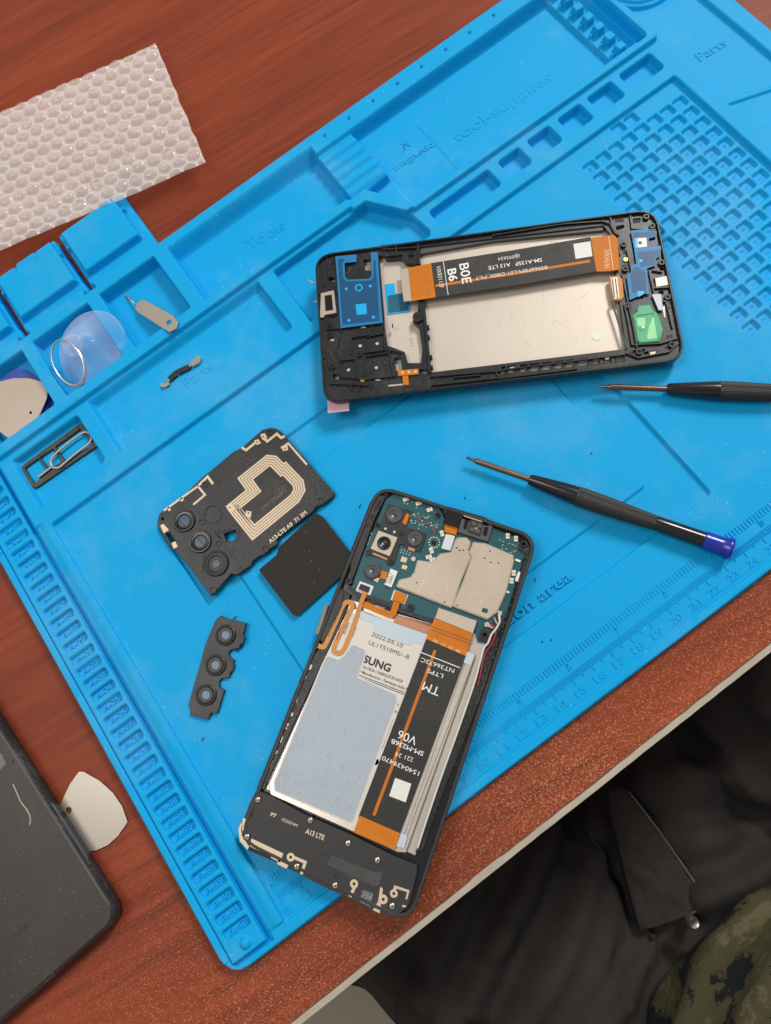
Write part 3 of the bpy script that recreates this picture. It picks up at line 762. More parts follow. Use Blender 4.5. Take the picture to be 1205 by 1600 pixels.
smd(ZD((635, 152), (785, 200), (915, 275), (935, 755), (905, 830), (950, 865), (1060, 555)), sz=(.26, .17), m=M['gold'])
smd(ZA((985, 340), (1035, 357), (1022, 565), (1008, 612)), sz=(.24, .17), m=M['gold'], ang=.9)
smd(ZE((868, 625), (740, 978)), sz=(.24, .09), m=M['wlab'], ang=-1.0)
smd(ZE((890, 815)), sz=(.30, .42), m=M['wlab'], ang=-1.05)
smd(ZE((665, 390), (700, 410), (695, 450), (770, 435), (810, 445), (840, 460), (690, 490), (735, 495), (790, 535), (820, 525), (845, 515), (800, 700), (770, 790), (745, 840), (735, 885)), sz=(.07, .04))
smd([(690+random.uniform(-50, 60)*.26-22, 812+random.uniform(-60, 60)*.26) for _ in range(0)])
for _ in range(46):
    p = ZD((random.uniform(700, 1010), random.uniform(310, 520)))[0]
    dx = p[0]-ZD((700, 0))[0][0]; smd([(p[0], p[1]+dx*.15)], sz=(.055, .035), m=random.choice((M['nick'], M['wlab'], M['dgrey'])), hgt=.03)
for q in (((770, 330), (835, 352), (815, 410), (750, 388)), ((870, 395), (925, 412), (905, 465), (850, 445)), ((945, 470), (1005, 490), (985, 550), (925, 528))):
    plate(phB, 'chip', ZD(*q), .88, .93, M['dgrey'])
for a in range(12):
    t = a/12*6.283; smd([(ZD((968, 660))[0][0]+8.2*math.cos(t), ZD((968, 660))[0][1]+8.2*math.sin(t))], sz=(.08, .05), hgt=.03)
plate(phB, 'chip', ZD((945, 635), (990, 650), (982, 690), (938, 678)), .88, .93, M['blkg'])
mb = MB()
for p in ZD((585, 745), (620, 755), (655, 768), (685, 782), (575, 775), (605, 785), (640, 797), (672, 808), (710, 185), (655, 205), (620, 195), (760, 250), (690, 350), (690, 400), (705, 430)):
    c = P(p, .885); mb.plate([(c[0]-.03, c[1]-.01), (c[0]+.03, c[1]-.01), (c[0]+.03, c[1]+.012), (c[0]-.03, c[1]+.012)], .87, .886)
mb.build('silk_mark', M['white'], phB)
txt(phB, 'SUB_A135F_REV', ZD((192, 690))[0], ZD((243, 535))[0], 2.0, .886, M['bbl'])
# battery
bt = plate(phB, 'battery', ZB((455, 165), (500, 160), (845, 300), (1050, 385), (1090, 400), (745, 1375), (700, 1370), (470, 1265), (70, 1085), (62, 1030), (290, 520), (345, 380)), .80, .94, M['sil2'], r=.10, bev=.04)
plate(bt, 'label_sheet', ZB((505, 205), (800, 318), (850, 350), (855, 560), (500, 1262), (470, 1225), (95, 1062), (95, 1020), (350, 395), (400, 290), (470, 170)), .93, .955, M['bat'], bev=.004)
plate(bt, 'blue_strip', ZB((510, 172), (855, 292), (845, 352), (790, 330), (755, 345), (590, 285), (580, 235), (515, 210)), .95, .966, M['bbl'], bev=.003)
plate(bt, 'adhesive_edge', ZB((468, 343), (485, 335), (545, 362), (548, 385), (508, 498), (700, 582), (706, 618), (482, 1222), (465, 1225), (90, 1066), (86, 1020), (342, 398), (360, 390), (405, 410), (432, 392), (460, 350)), .95, .972, M['bat'], r=.06, bev=.003)
plate(bt, 'adhesive_sheet', ZB((472, 350), (485, 342), (538, 367), (541, 385), (500, 503), (692, 588), (698, 618), (478, 1214), (465, 1216), (97, 1060), (94, 1020), (348, 404), (362, 398), (408, 417), (438, 397), (466, 356)), .955, .985, M['bgrey'], r=.06, bev=.004)
mb = MB()
mb.plate(L(ZB((1050, 388), (1085, 402), (800, 1150), (730, 1345), (715, 1340)), 1.0), .9, .99, bev=.02)
mb.build('foil_fold', M['sil2'], bt)
plate(bt, 'film_tab', ZB((1035, 370), (1085, 388), (1065, 445), (1015, 425)), .99, 1.015, M['bbl'])
plate(bt, 'film_tab', ZB((720, 1270), (752, 1290), (735, 1350), (695, 1340)), .99, 1.015, M['bbl'])
zt = .962
txt(bt, '2022.05.10', ZB((572, 296))[0], ZB((724, 356))[0], 6.2, zt, M['ink'])
txt(bt, 'UL1T510MS/--B', ZB((556, 338))[0], ZB((757, 412))[0], 6.2, zt, M['ink'])
txt(bt, 'SUNG', ZB((528, 425))[0], ZB((662, 476))[0], 11.5, zt, M['ink'], bold=.035)
txt(bt, 'E IN INDIA / FABRIQUÉ EN INDE', ZB((520, 453))[0], ZB((724, 530))[0], 4.4, zt, M['ink'], bold=.01)
txt(bt, '/ Manufacturer : Navitasys India P', ZB((514, 478))[0], ZB((748, 568))[0], 4.4, zt, M['ink'], bold=.01)
mb = MB()
for a, b in (((508, 490), (738, 578)), ((506, 499), (735, 587))): mb.ribbon([(*P(q, zt), zt) for q in ZB(a, b)], .03, .004)
mb.ribbon([(*P(q, zt), zt) for q in ZB((680, 710), (628, 850), (612, 850))], .012, .004)
mb.lathe(P(ZB((594, 920))[0], zt), [(.13, zt-.004), (.13, zt), (.11, zt), (.11, zt-.004)], 20)
mb.build('print_rule', M['ink'], bt)
for a, b, s_ in (((712, 585), (735, 600), '元器'), ((692, 640), (706, 646), '6V'), ((682, 672), (700, 680), '16e')):
    if s_.isascii(): txt(bt, s_, ZB(a)[0], ZB(b)[0], 4, zt, M['ink'])
txt(bt, 'LI-ION 1.1.2', ZB((548, 1035))[0], ZB((582, 945))[0], 4, zt, M['ink'])
mb = MB()
random.seed(3)
for _ in range(90):
    u, v = random.random(), random.random()
    a = ZB((random.choice((random.gauss(150, 60), random.gauss(430, 50), random.gauss(500, 40))), random.choice((random.gauss(900, 80), random.gauss(1160, 25), random.gauss(970, 40)))))[0]
    if not (a[0] > 440 and a[1] < 1275 and a[0] < 620-(a[1]-1100)*.33): continue
    c = P(a, .986); r_ = random.uniform(.012, .03); mb.plate(circ(c, r_, 5, r_*.5), .98, .9865)
mb.build('adhesive_speck', M['grey'], bt)
random.seed(31)
def scratches(parent, quad, z, n, m, lmin=.1, lmax=.8, wd=.010):
    mb = MB(); A, B_, C_, D = [Vector(P(q, z)) for q in quad]
    for _ in range(n):
        u, v = random.uniform(.08, .92), random.uniform(.08, .92); c = A.lerp(B_, u).lerp(D.lerp(C_, u), v); a = random.gauss(.9, .6); l = random.uniform(lmin, lmax)/2
        d = Vector((math.cos(a), math.sin(a)))*l; b = Vector((-d.y, d.x))*random.uniform(-.15, .15)
        mb.ribbon([(c.x-d.x, c.y-d.y, z), (c.x+b.x, c.y+b.y, z), (c.x+d.x, c.y+d.y, z)], random.uniform(.6, 1.4)*wd, .002)
    return mb.build('scratch', m, parent)
mscr = mat('scratch_pale', (.85, .80, .74), .3, metal=.3); mscd = mat('scratch_dark', (.26, .29, .33), .6)
scratches(phB, ZA((450, 520), (700, 480), (640, 740), (380, 640)), 1.003, 7, mscr)
scratches(phB, ZA((790, 420), (990, 480), (900, 760), (690, 740)), 1.003, 6, mscr)
scratches(bt, ZB((370, 460), (640, 620), (450, 1150), (170, 1020)), .987, 26, mscd, .05, .5, .009)
scratches(bt, ZB((420, 900), (560, 900), (500, 1180), (330, 1150)), .987, 26, mscd, .03, .14, .02)
# main display flex
ZF1 = 1.03
fx = plate(phB, 'display_flex', ZB((845, 308), (1042, 393), (712, 1282), (508, 1192)), .98, ZF1, M['fblk'], bev=.006)
plate(fx, 'flex_head', ZB((888, 200), (1078, 272), (1040, 396), (843, 312)), .98, ZF1+.006, M['orange'], bev=.006)
plate(fx, 'flex_tail', ZB((515, 1188), (714, 1275), (690, 1358), (483, 1270)), .96, ZF1+.006, M['orange'], bev=.006)
plate(fx, 'connector_bar', ZB((905, 157), (1095, 222), (1075, 285), (887, 208)), .9, 1.07, M['shield'], bev=.012)
mb = MB()
for k in range(22):
    a = Vector(ZB((897, 225))[0]).lerp(Vector(ZB((1072, 292))[0]), k/21); b = Vector(ZB((868, 300))[0]).lerp(Vector(ZB((1045, 372))[0]), k/21)
    z = ZF1+.009; mb.ribbon([(*P(a, z), z), (*P(b, z), z)], .012, .003)
for v0, v1, q0, q1 in ((875, 252, 1068, 322), (870, 266, 1062, 336)):
    z = ZF1+.011; mb.ribbon([(*P(q, z), z) for q in ZB((v0, v1), (q0, q1))], .05, .003)
for k in range(10):
    a = Vector(ZB((525, 1205))[0]).lerp(Vector(ZB((700, 1280))[0]), (k+.3)/10); b = Vector(ZB((508, 1250))[0]).lerp(Vector(ZB((685, 1335))[0]), (k+.3)/10)
    z = ZF1+.009; mb.ribbon([(*P(a, z), z), (*P(b, z), z)], .010, .003)
mb.each('copper_lines', M['orand'], fx)
z = ZF1+.006; ps = [(*P(q, z), z) for q in ZB((888, 368), (735, 780), (584, 1186))]
MB().ribbon(ps, .125, .01).build('exposed_trace', M['orange'], fx)
z += .004; ps = [(*P(q, z), z) for q in ZB((888, 372), (735, 782), (584, 1182))]; MB().ribbon(ps, .018, .004).build('trace_gap', M['orand'], fx)
zp = ZF1+.009
for body, a, b, h, bo in (('NT36672C', (985, 462), (820, 404), 6.5, .0), ('LTPS', (930, 488), (852, 458), 6.5, 0), ('TM', (916, 556), (835, 523), 13.5, 0), ('V06', (802, 800), (712, 763), 13.0, .0),
                          ('SM-M236B', (834, 872), (675, 806), 7, .01), ('221 24', (782, 902), (695, 872), 6.5, -.005), ('1540439470', (812, 970), (630, 890), 7, .0)):
    # upside-down lettering: the baseline is the upper side
    txt(fx, body, ZB(a)[0], ZB(b)[0], h, zp+.005, M['white'], bo)
MB().ribbon([(*P(q, zp), zp) for q in ZB((814, 377), (1012, 455))], .035, .004).build('white_rule', M['white'], fx)
MB().ribbon([(*P(q, zp), zp) for q in ZB((905, 360), (1028, 410))], .012, .004)
plate(fx, 'white_tag', ZB((690, 1000), (770, 1030), (742, 1122), (660, 1090)), ZF1-.005, ZF1+.012, M['wlab'], bev=.003)
txt(fx, '33  31  11  22', ZB((1015, 372))[0], ZB((880, 312))[0], 3.5, ZF1+.012, M['wlab'])
# button flex with its loop
def smooth(pts, n=6):
    pts = [Vector(p) for p in pts]; out = []
    for i in range(len(pts)-1):
        p0 = pts[max(i-1, 0)]; p1 = pts[i]; p2 = pts[i+1]; p3 = pts[min(i+2, len(pts)-1)]
        for k in range(n):
            t = k/n; out.append(.5*((2*p1)+(p2-p0)*t+(2*p0-5*p1+4*p2-p3)*t*t+(3*p1-p0-3*p2+p3)*t**3))
    out.append(pts[-1]); return out
loop = [(550, 145), (520, 220), (492, 300), (460, 400), (425, 500), (385, 600), (345, 690), (300, 725), (252, 700), (265, 640), (310, 540), (360, 430), (405, 330), (425, 285), (405, 248), (365, 250), (325, 300), (280, 410), (230, 520), (185, 620), (150, 668), (70, 640)]
ps = [(*P(ZF(tuple(q))[0], 1.0), 1.0) for q in smooth(loop)]
bf = MB().ribbon(ps, .20, .02).build('button_flex', M['oran2'], phB)
txt(bf, 'A13_LTE_SUB_REV0.2', ZF((205, 575))[0], ZF((330, 290))[0], 3.0, 1.006, M['ink'])
txt(bf, 'DC4007V', ZF((288, 600))[0], ZF((325, 480))[0], 3.0, 1.006, M['ink'])
txt(bt, 'WZ953', ZF((360, 555))[0], ZF((400, 445))[0], 5.0, .964, M['ink']); txt(bt, '76.5.22', ZF((430, 580))[0], ZF((465, 480))[0], 4.0, .964, M['ink'])
cylp(phB, 'rivet', ZF((490, 305))[0], [(.10, 1.0), (.10, 1.01), (0, 1.012)], M['coppink'])
cf = plate(phB, 'flex_connector_frame', ZF((497, 48), (628, 98), (588, 195), (455, 140)), .88, .93, M['wlab'])
plate(cf, 'flex_connector', ZF((505, 72), (592, 105), (572, 155), (482, 118)), .93, 1.03, M['fblk'], r=.03)
ps = [(*P(ZF(tuple(q))[0], 1.0), 1.0) for q in ((855, 215), (830, 290), (812, 345), (790, 366), (750, 355), (640, 310), (535, 265))]
of = MB().ribbon(ps, .27, .02).build('charging_flex', M['orange'], phB)
MB().ribbon([(x, y, z+.004) for x, y, z in ps[:5]]+[(ps[5][0], ps[5][1], 1.004)], .012, .003).build('flex_crease', M['orand'], of)
txt(of, 'HWSUB 5222', ZF((640, 290))[0], ZF((725, 315))[0], 3.0, 1.008, M['wlab'])
plate(of, 'connector_frame', ZF((818, 130), (955, 182), (915, 270), (785, 225)), .88, .94, M['wlab'])
plate(of, 'connector_head', ZF((830, 138), (942, 178), (905, 262), (800, 222)), .94, 1.04, M['orange'], r=.04)
# divider strip between board and battery
MB().ribbon([(*P(ZF(q)[0], .99), .99) for q in ((390, 110), (480, 180), (600, 200), (780, 275), (900, 330), (1050, 380), (1180, 430))], .17, .14).build('divider', M['black'], phB)
for p in ZF((968, 298), (392, 48)): boss(phB, p, 1.03, .16, .07)
for p in ZE((935, 435),): boss(phB, p, 1.03, .17, .065)
for p in ZE((490, 1468),): boss(phB, p, 1.03, .15, .065)
plate(phB, 'corner_block', ZE((450, 1405), (560, 1430), (545, 1560), (425, 1520)), .8, .97, M['black'], r=.05)
plate(phB, 'corner_block', ZE((905, 390), (990, 420), (1010, 520), (980, 560), (870, 490)), .8, .97, M['black'], r=.05)
plate(phB, 'side_block', ZE((960, 540), (1000, 560), (985, 650), (940, 620)), .8, 1.0, M['frame'])
# left rail with its pale windows, right rail with notches
rl = ZB((420, 60), (470, 90), (420, 240), (240, 620), (60, 1010), (40, 1060), (5, 1050), (230, 480), (330, 330))
rail = plate(phB, 'side_rail', rl, .74, .99, M['black'], bev=.02)
mb = MB()
for x, y, ln in ((267, 450, 24), (240, 500, 14), (217, 545, 20), (197, 610, 28), (174, 684, 16), (150, 742, 28), (122, 806, 34), (97, 870, 16), (70, 928, 34), (44, 990, 34)):
    a, b = ZB((x+ln*.2, y-ln*.5), (x-ln*.2, y+ln*.5)); mb.ribbon([(*P(a, 1.0), 1.0), (*P(b, 1.0), 1.0)], .16, .02)
mb.each('rail_window', M['cream'], rail)
mb = MB()
for k in range(14):
    t = (k+.5)/14; c = Vector(ZB((300, 400))[0]).lerp(Vector(ZB((15, 1040))[0]), t)
    c = c+Vector((random.uniform(-.5, .5), 0)); a = c+Vector((-4, -1.5)); b = c+Vector((3.2, 1.3)); mb.ribbon([(*P(a, 1.04), 1.04), (*P(b, 1.04), 1.04)], .05, .05)
mb.build('rail_rib', M['black'], rail)
plate(phB, 'side_rail', ZB((1195, 200), (1205, 330), (1130, 560), (1000, 900), (880, 1200), (830, 1360), (790, 1370), (960, 880), (1120, 420), (1165, 240)), .74, .9, M['black'], bev=.02)
mb = MB()
for k in range(26):
    t = (k+.5)/26; c = Vector(ZB((1178, 330))[0]).lerp(Vector(ZB((835, 1290))[0]), t); L_ = random.uniform(.25, .42)
    d = Vector(ZB((835, 1290))[0])-Vector(ZB((1178, 330))[0]); d.normalize(); c = c+Vector((2.2, .8))
    mb.ribbon([(*P(c-d*L_*12, 1.0), 1.0), (*P(c+d*L_*12, 1.0), 1.0)], .10, .06)
    mb.ribbon([(*P(c-Vector((3, 1.1)), .98), .98), (*P(c+Vector((2, .7)), .98), .98)], .06, .06)
mb.each('rail_clip', M['frame'], phB)
def cable(px, zc, r, m, nm):
    pts = [(*P(q, zc), zc) for q in smooth([tuple(p) for p in px], 8)]
    return MB().tube([(p[0], p[1], p[2]) for p in pts], r, 10).build(nm, m, phB, smooth=True)
cable(ZE((655, 1240), (660, 1320), (620, 1400), (565, 1470), (530, 1560))+ZB((1125, 370), (1085, 520), (1010, 740), (920, 990), (845, 1210), (800, 1350)), 1.03, .045, M['cabw'], 'antenna_cable')
cable(ZE((560, 1350), (612, 1400), (610, 1480), (570, 1580))+ZB((1135, 390), (1110, 500), (1098, 545)), 1.0, .042, M['cabr'], 'antenna_cable')
for q in (((635, 1190), (690, 1200), (690, 1240), (665, 1260), (655, 1310), (640, 1290), (640, 1240)), ((490, 1330), (530, 1320), (560, 1360), (600, 1395), (580, 1400), (540, 1380), (485, 1375))):
    plate(phB, 'coaxial_plug', ZE(*q), .88, 1.0, M['shield'], r=.03)
plate(phB, 'antenna_spring', ZE((590, 1262), (605, 1270), (640, 1340), (620, 1345)), .88, .95, M['gold'])
# lower speaker plate
zl = 1.04
lp_ = ZC((155, 205), (240, 240), (440, 350), (715, 470), (965, 595), (1075, 640), (1100, 650), (1098, 700), (1060, 850), (1040, 900), (990, 935), (930, 944), (830, 915), (700, 845), (500, 750), (340, 665), (120, 560), (60, 510), (58, 440), (85, 360), (110, 290))
lpl = plate(phB, 'lower_plate', lp_, .74, zl, M['blk2'], r=.06, bev=.02)
for p in ZC((162, 262), (97, 480), (470, 383), (692, 518), (865, 617), (390, 655), (616, 766), (952, 887)): screw(phB, p, zl+.01)
txt(lpl, 'P7', ZC((235, 356))[0], ZC((266, 368))[0], 5.2, zl+.006, M['gold'], .03); txt(lpl, 'V2303NM', ZC((298, 384))[0], ZC((392, 424))[0], 4.6, zl+.006, M['gold'])
txt(lpl, 'A13 LTE', ZC((440, 458))[0], ZC((548, 500))[0], 7.2, zl+.006, M['gold'], .03)
mb = MB(); zg = zl+.007
def gp(*pts): mb.plate(L(ZC(*pts), zg), zg-.01, zg)
gp((125, 490), (312, 578), (300, 612), (292, 632), (255, 612), (115, 535)); gp((278, 618), (300, 615), (345, 642), (330, 668), (275, 640)); 
gp((60, 400), (72, 410), (66, 470), (112, 540), (100, 556), (55, 505), (48, 440)); gp((75, 370), (95, 375), (80, 440), (62, 450))
gp((375, 592), (452, 625), (425, 705), (410, 698), (430, 635), (370, 610)); gp((722, 775), (740, 780), (712, 838), (695, 828)); gp((882, 775), (898, 785), (880, 930), (838, 912), (870, 860)); 
gp((965, 765), (1055, 795), (1040, 850), (1030, 848), (1040, 806), (978, 785), (970, 805), (955, 800)); gp((1015, 880), (1035, 885), (1030, 895), (1008, 893))
for q, r_ in zip(ZC((355, 600), (728, 757), (900, 848), (962, 814)), (.165, .165, .175, .155)): mb.lathe(P(q, zg), [(r_, zg-.02), (r_, zg+.004), (.06, zg+.004), (.05, zg-.02)], 24)
mb.each('antenna_trace', M['gold'], lpl)
mb = MB()
for q in ZC((355, 600), (732, 757), (900, 848), (962, 814)): mb.plate(circ(P(q, zg), .06, 14), zg-.01, zg-.002)
mb.plate(L(ZC((612, 703), (632, 710), (625, 730), (605, 722)), zg), zg-.01, zg)
mb.plate(rnd(ccw(L(ZC((118, 310), (140, 320), (128, 370), (103, 360)), zg)), .05), zg-.01, zg)
mb.each('plate_hole', M['dark'], lpl)
mscu = mat('scuffed_adhesive', (.13, .13, .13), .7, var=.5, vs=900, dust=.5, dcol=(.3, .3, .3))
plate(lpl, 'adhesive_patch', ZC((240, 385), (440, 470), (545, 520), (500, 622), (330, 545), (205, 470)), zl-.01, zl+.003, M['blk2'], bev=0)
plate(lpl, 'adhesive_patch', ZC((778, 790), (840, 815), (822, 892), (760, 860)), zl-.01, zl+.004, mscu, bev=0)
plate(lpl, 'adhesive_patch', ZC((600, 590), (720, 640), (850, 690), (900, 680), (880, 760), (840, 770), (700, 715), (565, 640)), zl-.01, zl+.003, mat('scuffed_patch', (.055, .055, .055), .65, var=.6, vs=700, dust=.45, dcol=(.25, .25, .25)), r=.05, bev=0)
MB().ribbon([(*P(q, zl+.01), zl+.01) for q in ZC((640, 560), (880, 660), (905, 690), (880, 765), (850, 770), (570, 650))], .02, .012).build('moulded_ridge', M['blk2'], lpl)
cylp(lpl, 'dimple', ZC((545, 588))[0], [(.1, zl-.02), (.1, zl+.01), (.08, zl+.01), (.06, zl-.005), (0, zl-.005)], M['blk2'])
plate(phB, 'charge_port_lip', ZC((110, 535), (240, 595), (235, 615), (105, 560)), .8, zl+.01, M['dark'], bev=0)
plate(phB, 'power_button', ZF((165, 262), (200, 272), (150, 440), (108, 562), (72, 540), (120, 400)), .55, .80, M['grey'], r=.05, bev=.03)
plate(phB, 'button_seat', ZF((300, 130), (350, 150), (330, 280), (160, 620), (95, 600), (190, 390)), .8, 1.02, M['black'], bev=.02)
mb = MB()
for q in ((180, 130, 215, 140, 185, 240, 150, 228),):
    pass
for pts in (ZD((310, 150), (345, 165), (300, 260), (270, 245)), ZD((225, 330), (250, 338), (235, 380), (210, 372)), ZD((165, 430), (190, 440), (175, 480), (150, 470)), ZE((940, 560), (960, 565), (955, 600), (935, 595)), ZE((740, 1180), (765, 1190), (735, 1290), (715, 1280)), ZE((700, 1300), (725, 1310), (700, 1400), (680, 1390))):
    mb.plate(L(pts, 1.062), 1.03, 1.063)
mb.each('frame_slot', M['dark'], phB)
plate(phB, 'inner_wall', ZA((35, 420), (150, 130), (200, 90), (245, 100), (175, 240), (60, 560), (25, 640)), .8, 1.0, M['black'], bev=.02)
plate(phB, 'inner_wall', ZA((590, 155), (640, 165), (850, 225), (880, 260), (870, 285), (600, 205)), .8, 1.02, M['black'], bev=.02)
plate(phB, 'inner_wall', ZA((850, 232), (1050, 305), (1040, 325), (845, 262)), .8, 1.0, M['black'], bev=.01)
plate(phB, 'inner_wall', ZA((1095, 440), (1125, 460), (1060, 700), (960, 1000), (900, 1180), (880, 1180), (930, 1000), (1000, 800)), .8, .98, M['frame'], bev=.02)
mb = MB()
for k in range(34):
    t = k/33; c = Vector(ZA((1100, 500))[0]).lerp(Vector(ZA((905, 1080))[0]), t)
    if k % 3: continue
    mb.ribbon([(*P(c-Vector((3.4, 1)), 1.01), 1.01), (*P(c+Vector((3.0, 1)), 1.01), 1.01)], .07, .05)
mb.build('wall_rib', M['black'], phB)

LIFT = (15.7, 20.2, 29.5, 12.0, .42, .20)
# ------------------------------------------------------------------ PHONE A : screen frame without back
RA = 1.02
oa = [P(p, RA) for p in ((491, 398), (1025, 325), (1073, 562), (506, 629))]
phA = thing('screen_frame', sum(p[0] for p in oa)/4, sum(p[1] for p in oa)/4, .27, 'empty phone screen frame with cream metal plate and blue films, above the other phone', 'phone frame')
outA = rnd(ccw(oa), [.75, .95, .95, .95][:4], 8)
MB().plate(offset(ccw(outA), .16), .27, .52, bev=.02).build('screen_back', M['blkg'], phA)
MB().plate(offset(ccw(outA), .2), .5, .58).build('metal_plate', M['cream'], phA)
MB().plate(outA, .74, RA, [offset(ccw(outA), .10)], bev=.03).build('rim', M['frame'], phA)
zf = .86
h_main = rnd(ccw(L(ZG((697, 250))+ZH((650, 160), (690, 205), (785, 885))+ZG((770, 985)), zf)), .04)
h_cam = L(ZG((462, 298), (500, 300), (500, 320), (590, 315), (618, 345), (688, 350), (690, 640), (662, 655), (660, 690), (695, 720), (715, 850), (708, 930), (630, 930), (612, 865), (512, 828), (500, 760)), zf)
holes = [h_main, h_cam]
for q in (ZG((258, 335), (295, 335), (300, 365), (283, 400), (262, 400)), ZG((370, 320), (412, 318), (412, 385), (380, 385)), ZG((168, 425), (202, 428), (202, 452), (168, 450)), ZG((550, 900), (588, 898), (598, 980), (562, 975)), ZG((700, 968), (742, 968), (742, 990), (702, 990)), ZG((190, 995), (222, 998), (222, 1028), (190, 1022)),
          ZH((725, 165), (770, 155), (775, 170), (750, 185), (728, 185)), ZH((825, 120), (870, 115), (868, 140), (830, 145)), ZH((945, 474), (1005, 464), (1010, 505), (952, 514)), ZH((858, 240), (905, 235), (912, 282), (865, 285)), ZH((985, 412), (1005, 408), (1005, 422), (985, 425)), ZH((890, 905), (915, 900), (915, 915), (890, 918)), ZH((862, 575), (890, 560), (888, 588), (868, 590)), ZH((975, 548), (1003, 543), (1005, 562), (978, 566))):
    holes.append(L(q, zf))
for q in ZG((350, 828), (450, 815), (281, 970), (445, 957)): holes.append(circ(P(q, zf), .095, 14))
for q in ZG((350, 828), (450, 815), (281, 970), (445, 957)): MB().plate(circ(P(q, zf-.04), .085, 14), .57, zf-.04).build('hole_bright_disc', M['cream'], phA)  # cream discs added high in the holes, where the plate sank into shade
# ladder of pockets along the lower side
lad = [(52, 75), (90, 132), (162, 200), (218, 275), (290, 345), (365, 415), (430, 480), (498, 565), (582, 630), (652, 700), (718, 775)]
for a, b in lad:
    ya = 1000-(a-40)*.102; yb = 1000-(b-40)*.102
    q = ZH((a, ya-8), (b, yb-8), (b, yb+36), (a, ya+36)); holes.append(L(q, zf))
MB().plate(offset(ccw(outA), .05), .5, .75, [offset(ccw(outA), .17)]).build('side_wall', M['frame'], phA)
fr = MB().plate(offset(ccw(outA), .09), .56, zf, holes, bev=.012).build('plastic_frame', M['frame'], phA)
# dark floor of the pockets
mb = MB()
for a, b in lad:
    ya = 1000-(a-40)*.102; yb = 1000-(b-40)*.102; mb.plate(L(ZH((a, ya-8), (b, yb-8), (b, yb+36), (a, ya+36)), .64), .57, .64)
mb.build('pocket_floor', M['grey'], phA)
plate(phA, 'plate_dot', ZH((586, 795), (600, 782), (620, 782), (634, 795), (638, 812), (630, 828), (610, 836), (590, 828), (582, 812)), .57, .6, M['greenl'] if 0 else mat('pale_dot', (.75, .80, .62), .4), bev=0)
# ribs, walls and bosses on the plastic
mb = MB(); zr = .97
def rib(Z, pts, wd=.05, z=zr): mb.ribbon([(*P(q, z), z) for q in Z(*pts)], wd, z-zf+.02)
rib(ZG, ((690, 228), (695, 350)), .09); rib(ZG, ((690, 570), (735, 700), (760, 985)), .10)
for q in (((425, 700), (415, 760), (300, 780), (300, 880)), ((385, 775), (490, 755)), ((490, 690), (495, 840)), ((380, 880), (370, 1010)), ((385, 890), (520, 870), (545, 1010)), ((230, 915), (320, 905), (330, 1010)), ((150, 730), (240, 725)), ((240, 740), (205, 850), (240, 930)), ((155, 860), (170, 960)), ((370, 870), (520, 850), (600, 870)), ((230, 1010), (385, 1025), (560, 1005)), ((540, 720), (540, 700)), ((420, 300), (455, 690)),
          ((150, 300), (165, 420)), ((185, 300), (190, 340)), ((130, 360), (140, 480)), ((100, 470), (110, 530)), ((210, 460), (215, 520)), ((125, 520), (200, 505), (210, 640)), ((120, 640), (205, 650)), ((125, 760), (135, 900)), ((170, 1050), (400, 1060)), ((410, 1020), (415, 1080)), ((300, 1040), (300, 1095)), ((340, 1045), (345, 1095)), ((760, 1010), (1180, 975)), ((770, 1060), (1190, 1015)), ((1150, 975), (1160, 1020)), ((900, 1015), (1060, 1000)), ((480, 260), (680, 250)), ((500, 300), (600, 290)), ((560, 235), (565, 290)), ((470, 240), (560, 232))): rib(ZG, q)
for q in (((0, 215), (400, 150), (660, 130)), ((640, 130), (690, 145), (720, 200), (745, 215)), ((690, 100), (710, 180), (740, 205)), ((700, 100), (820, 90)), ((810, 100), (820, 175)), ((820, 175), (960, 185)), ((745, 280), (750, 330)), ((790, 300), (820, 440)), ((760, 440), (830, 760), (850, 880)), ((775, 620), (800, 740), (820, 860)), ((700, 600), (790, 880)), ((920, 420), (950, 560)), ((940, 420), (1000, 430)), ((945, 525), (1040, 520)), ((1020, 600), (1060, 760)), ((1070, 620), (1095, 800)), ((990, 850), (1090, 820)), ((820, 860), (1000, 850)), ((830, 890), (900, 880)), ((1000, 600), (1030, 610), (1040, 640)), ((960, 120), (990, 200)), ((780, 905), (860, 935), (1040, 900), (1095, 850)), ((40, 1010), (780, 915)), ((30, 1060), (500, 1000))): rib(ZH, q)
mb.build('frame_rib', M['frame'], fr)
mb = MB()
for q in (((240, 760), (258, 760), (258, 785), (240, 785)),):
    pass
def dh(Z, x, y, w_, h_): mb.plate(L(Z((x, y), (x+w_, y), (x+w_, y+h_), (x, y+h_)), zf), zf-.02, zf+.003)
for x, y, a, b in ((168, 315, 18, 32), (190, 315, 12, 30), (130, 370, 14, 30), (128, 410, 16, 30), (500, 265, 22, 10), (540, 262, 22, 10), (165, 755, 14, 25), (160, 810, 22, 18), (155, 855, 14, 22), (180, 850, 10, 40), (405, 860, 28, 10), (440, 862, 22, 10), (345, 920, 18, 14), (350, 975, 16, 14), (260, 1040, 14, 14), (290, 1040, 14, 14), (400, 1020, 22, 12), (485, 1015, 16, 10), (520, 1010, 22, 10), (230, 1078, 42, 12), (300, 1060, 24, 30), (340, 1062, 20, 14), (770, 992, 18, 10), (900, 1030, 120, 8), (225, 1045, 10, 10), (170, 1050, 12, 12)): dh(ZG, x, y, a, b)
for x, y, a, b in ((830, 125, 40, 12), (870, 205, 16, 14), (955, 340, 14, 22), (765, 300, 26, 26), (760, 390, 30, 12), (880, 560, 40, 14), (930, 580, 20, 20), (800, 650, 16, 20), (820, 700, 10, 60), (1022, 805, 16, 22), (1042, 800, 16, 22), (890, 852, 30, 8), (925, 850, 24, 8), (1020, 610, 22, 16), (925, 895, 40, 14), (800, 905, 30, 10), (1010, 870, 14, 14), (720, 120, 50, 20)): dh(ZH, x, y, a, b)
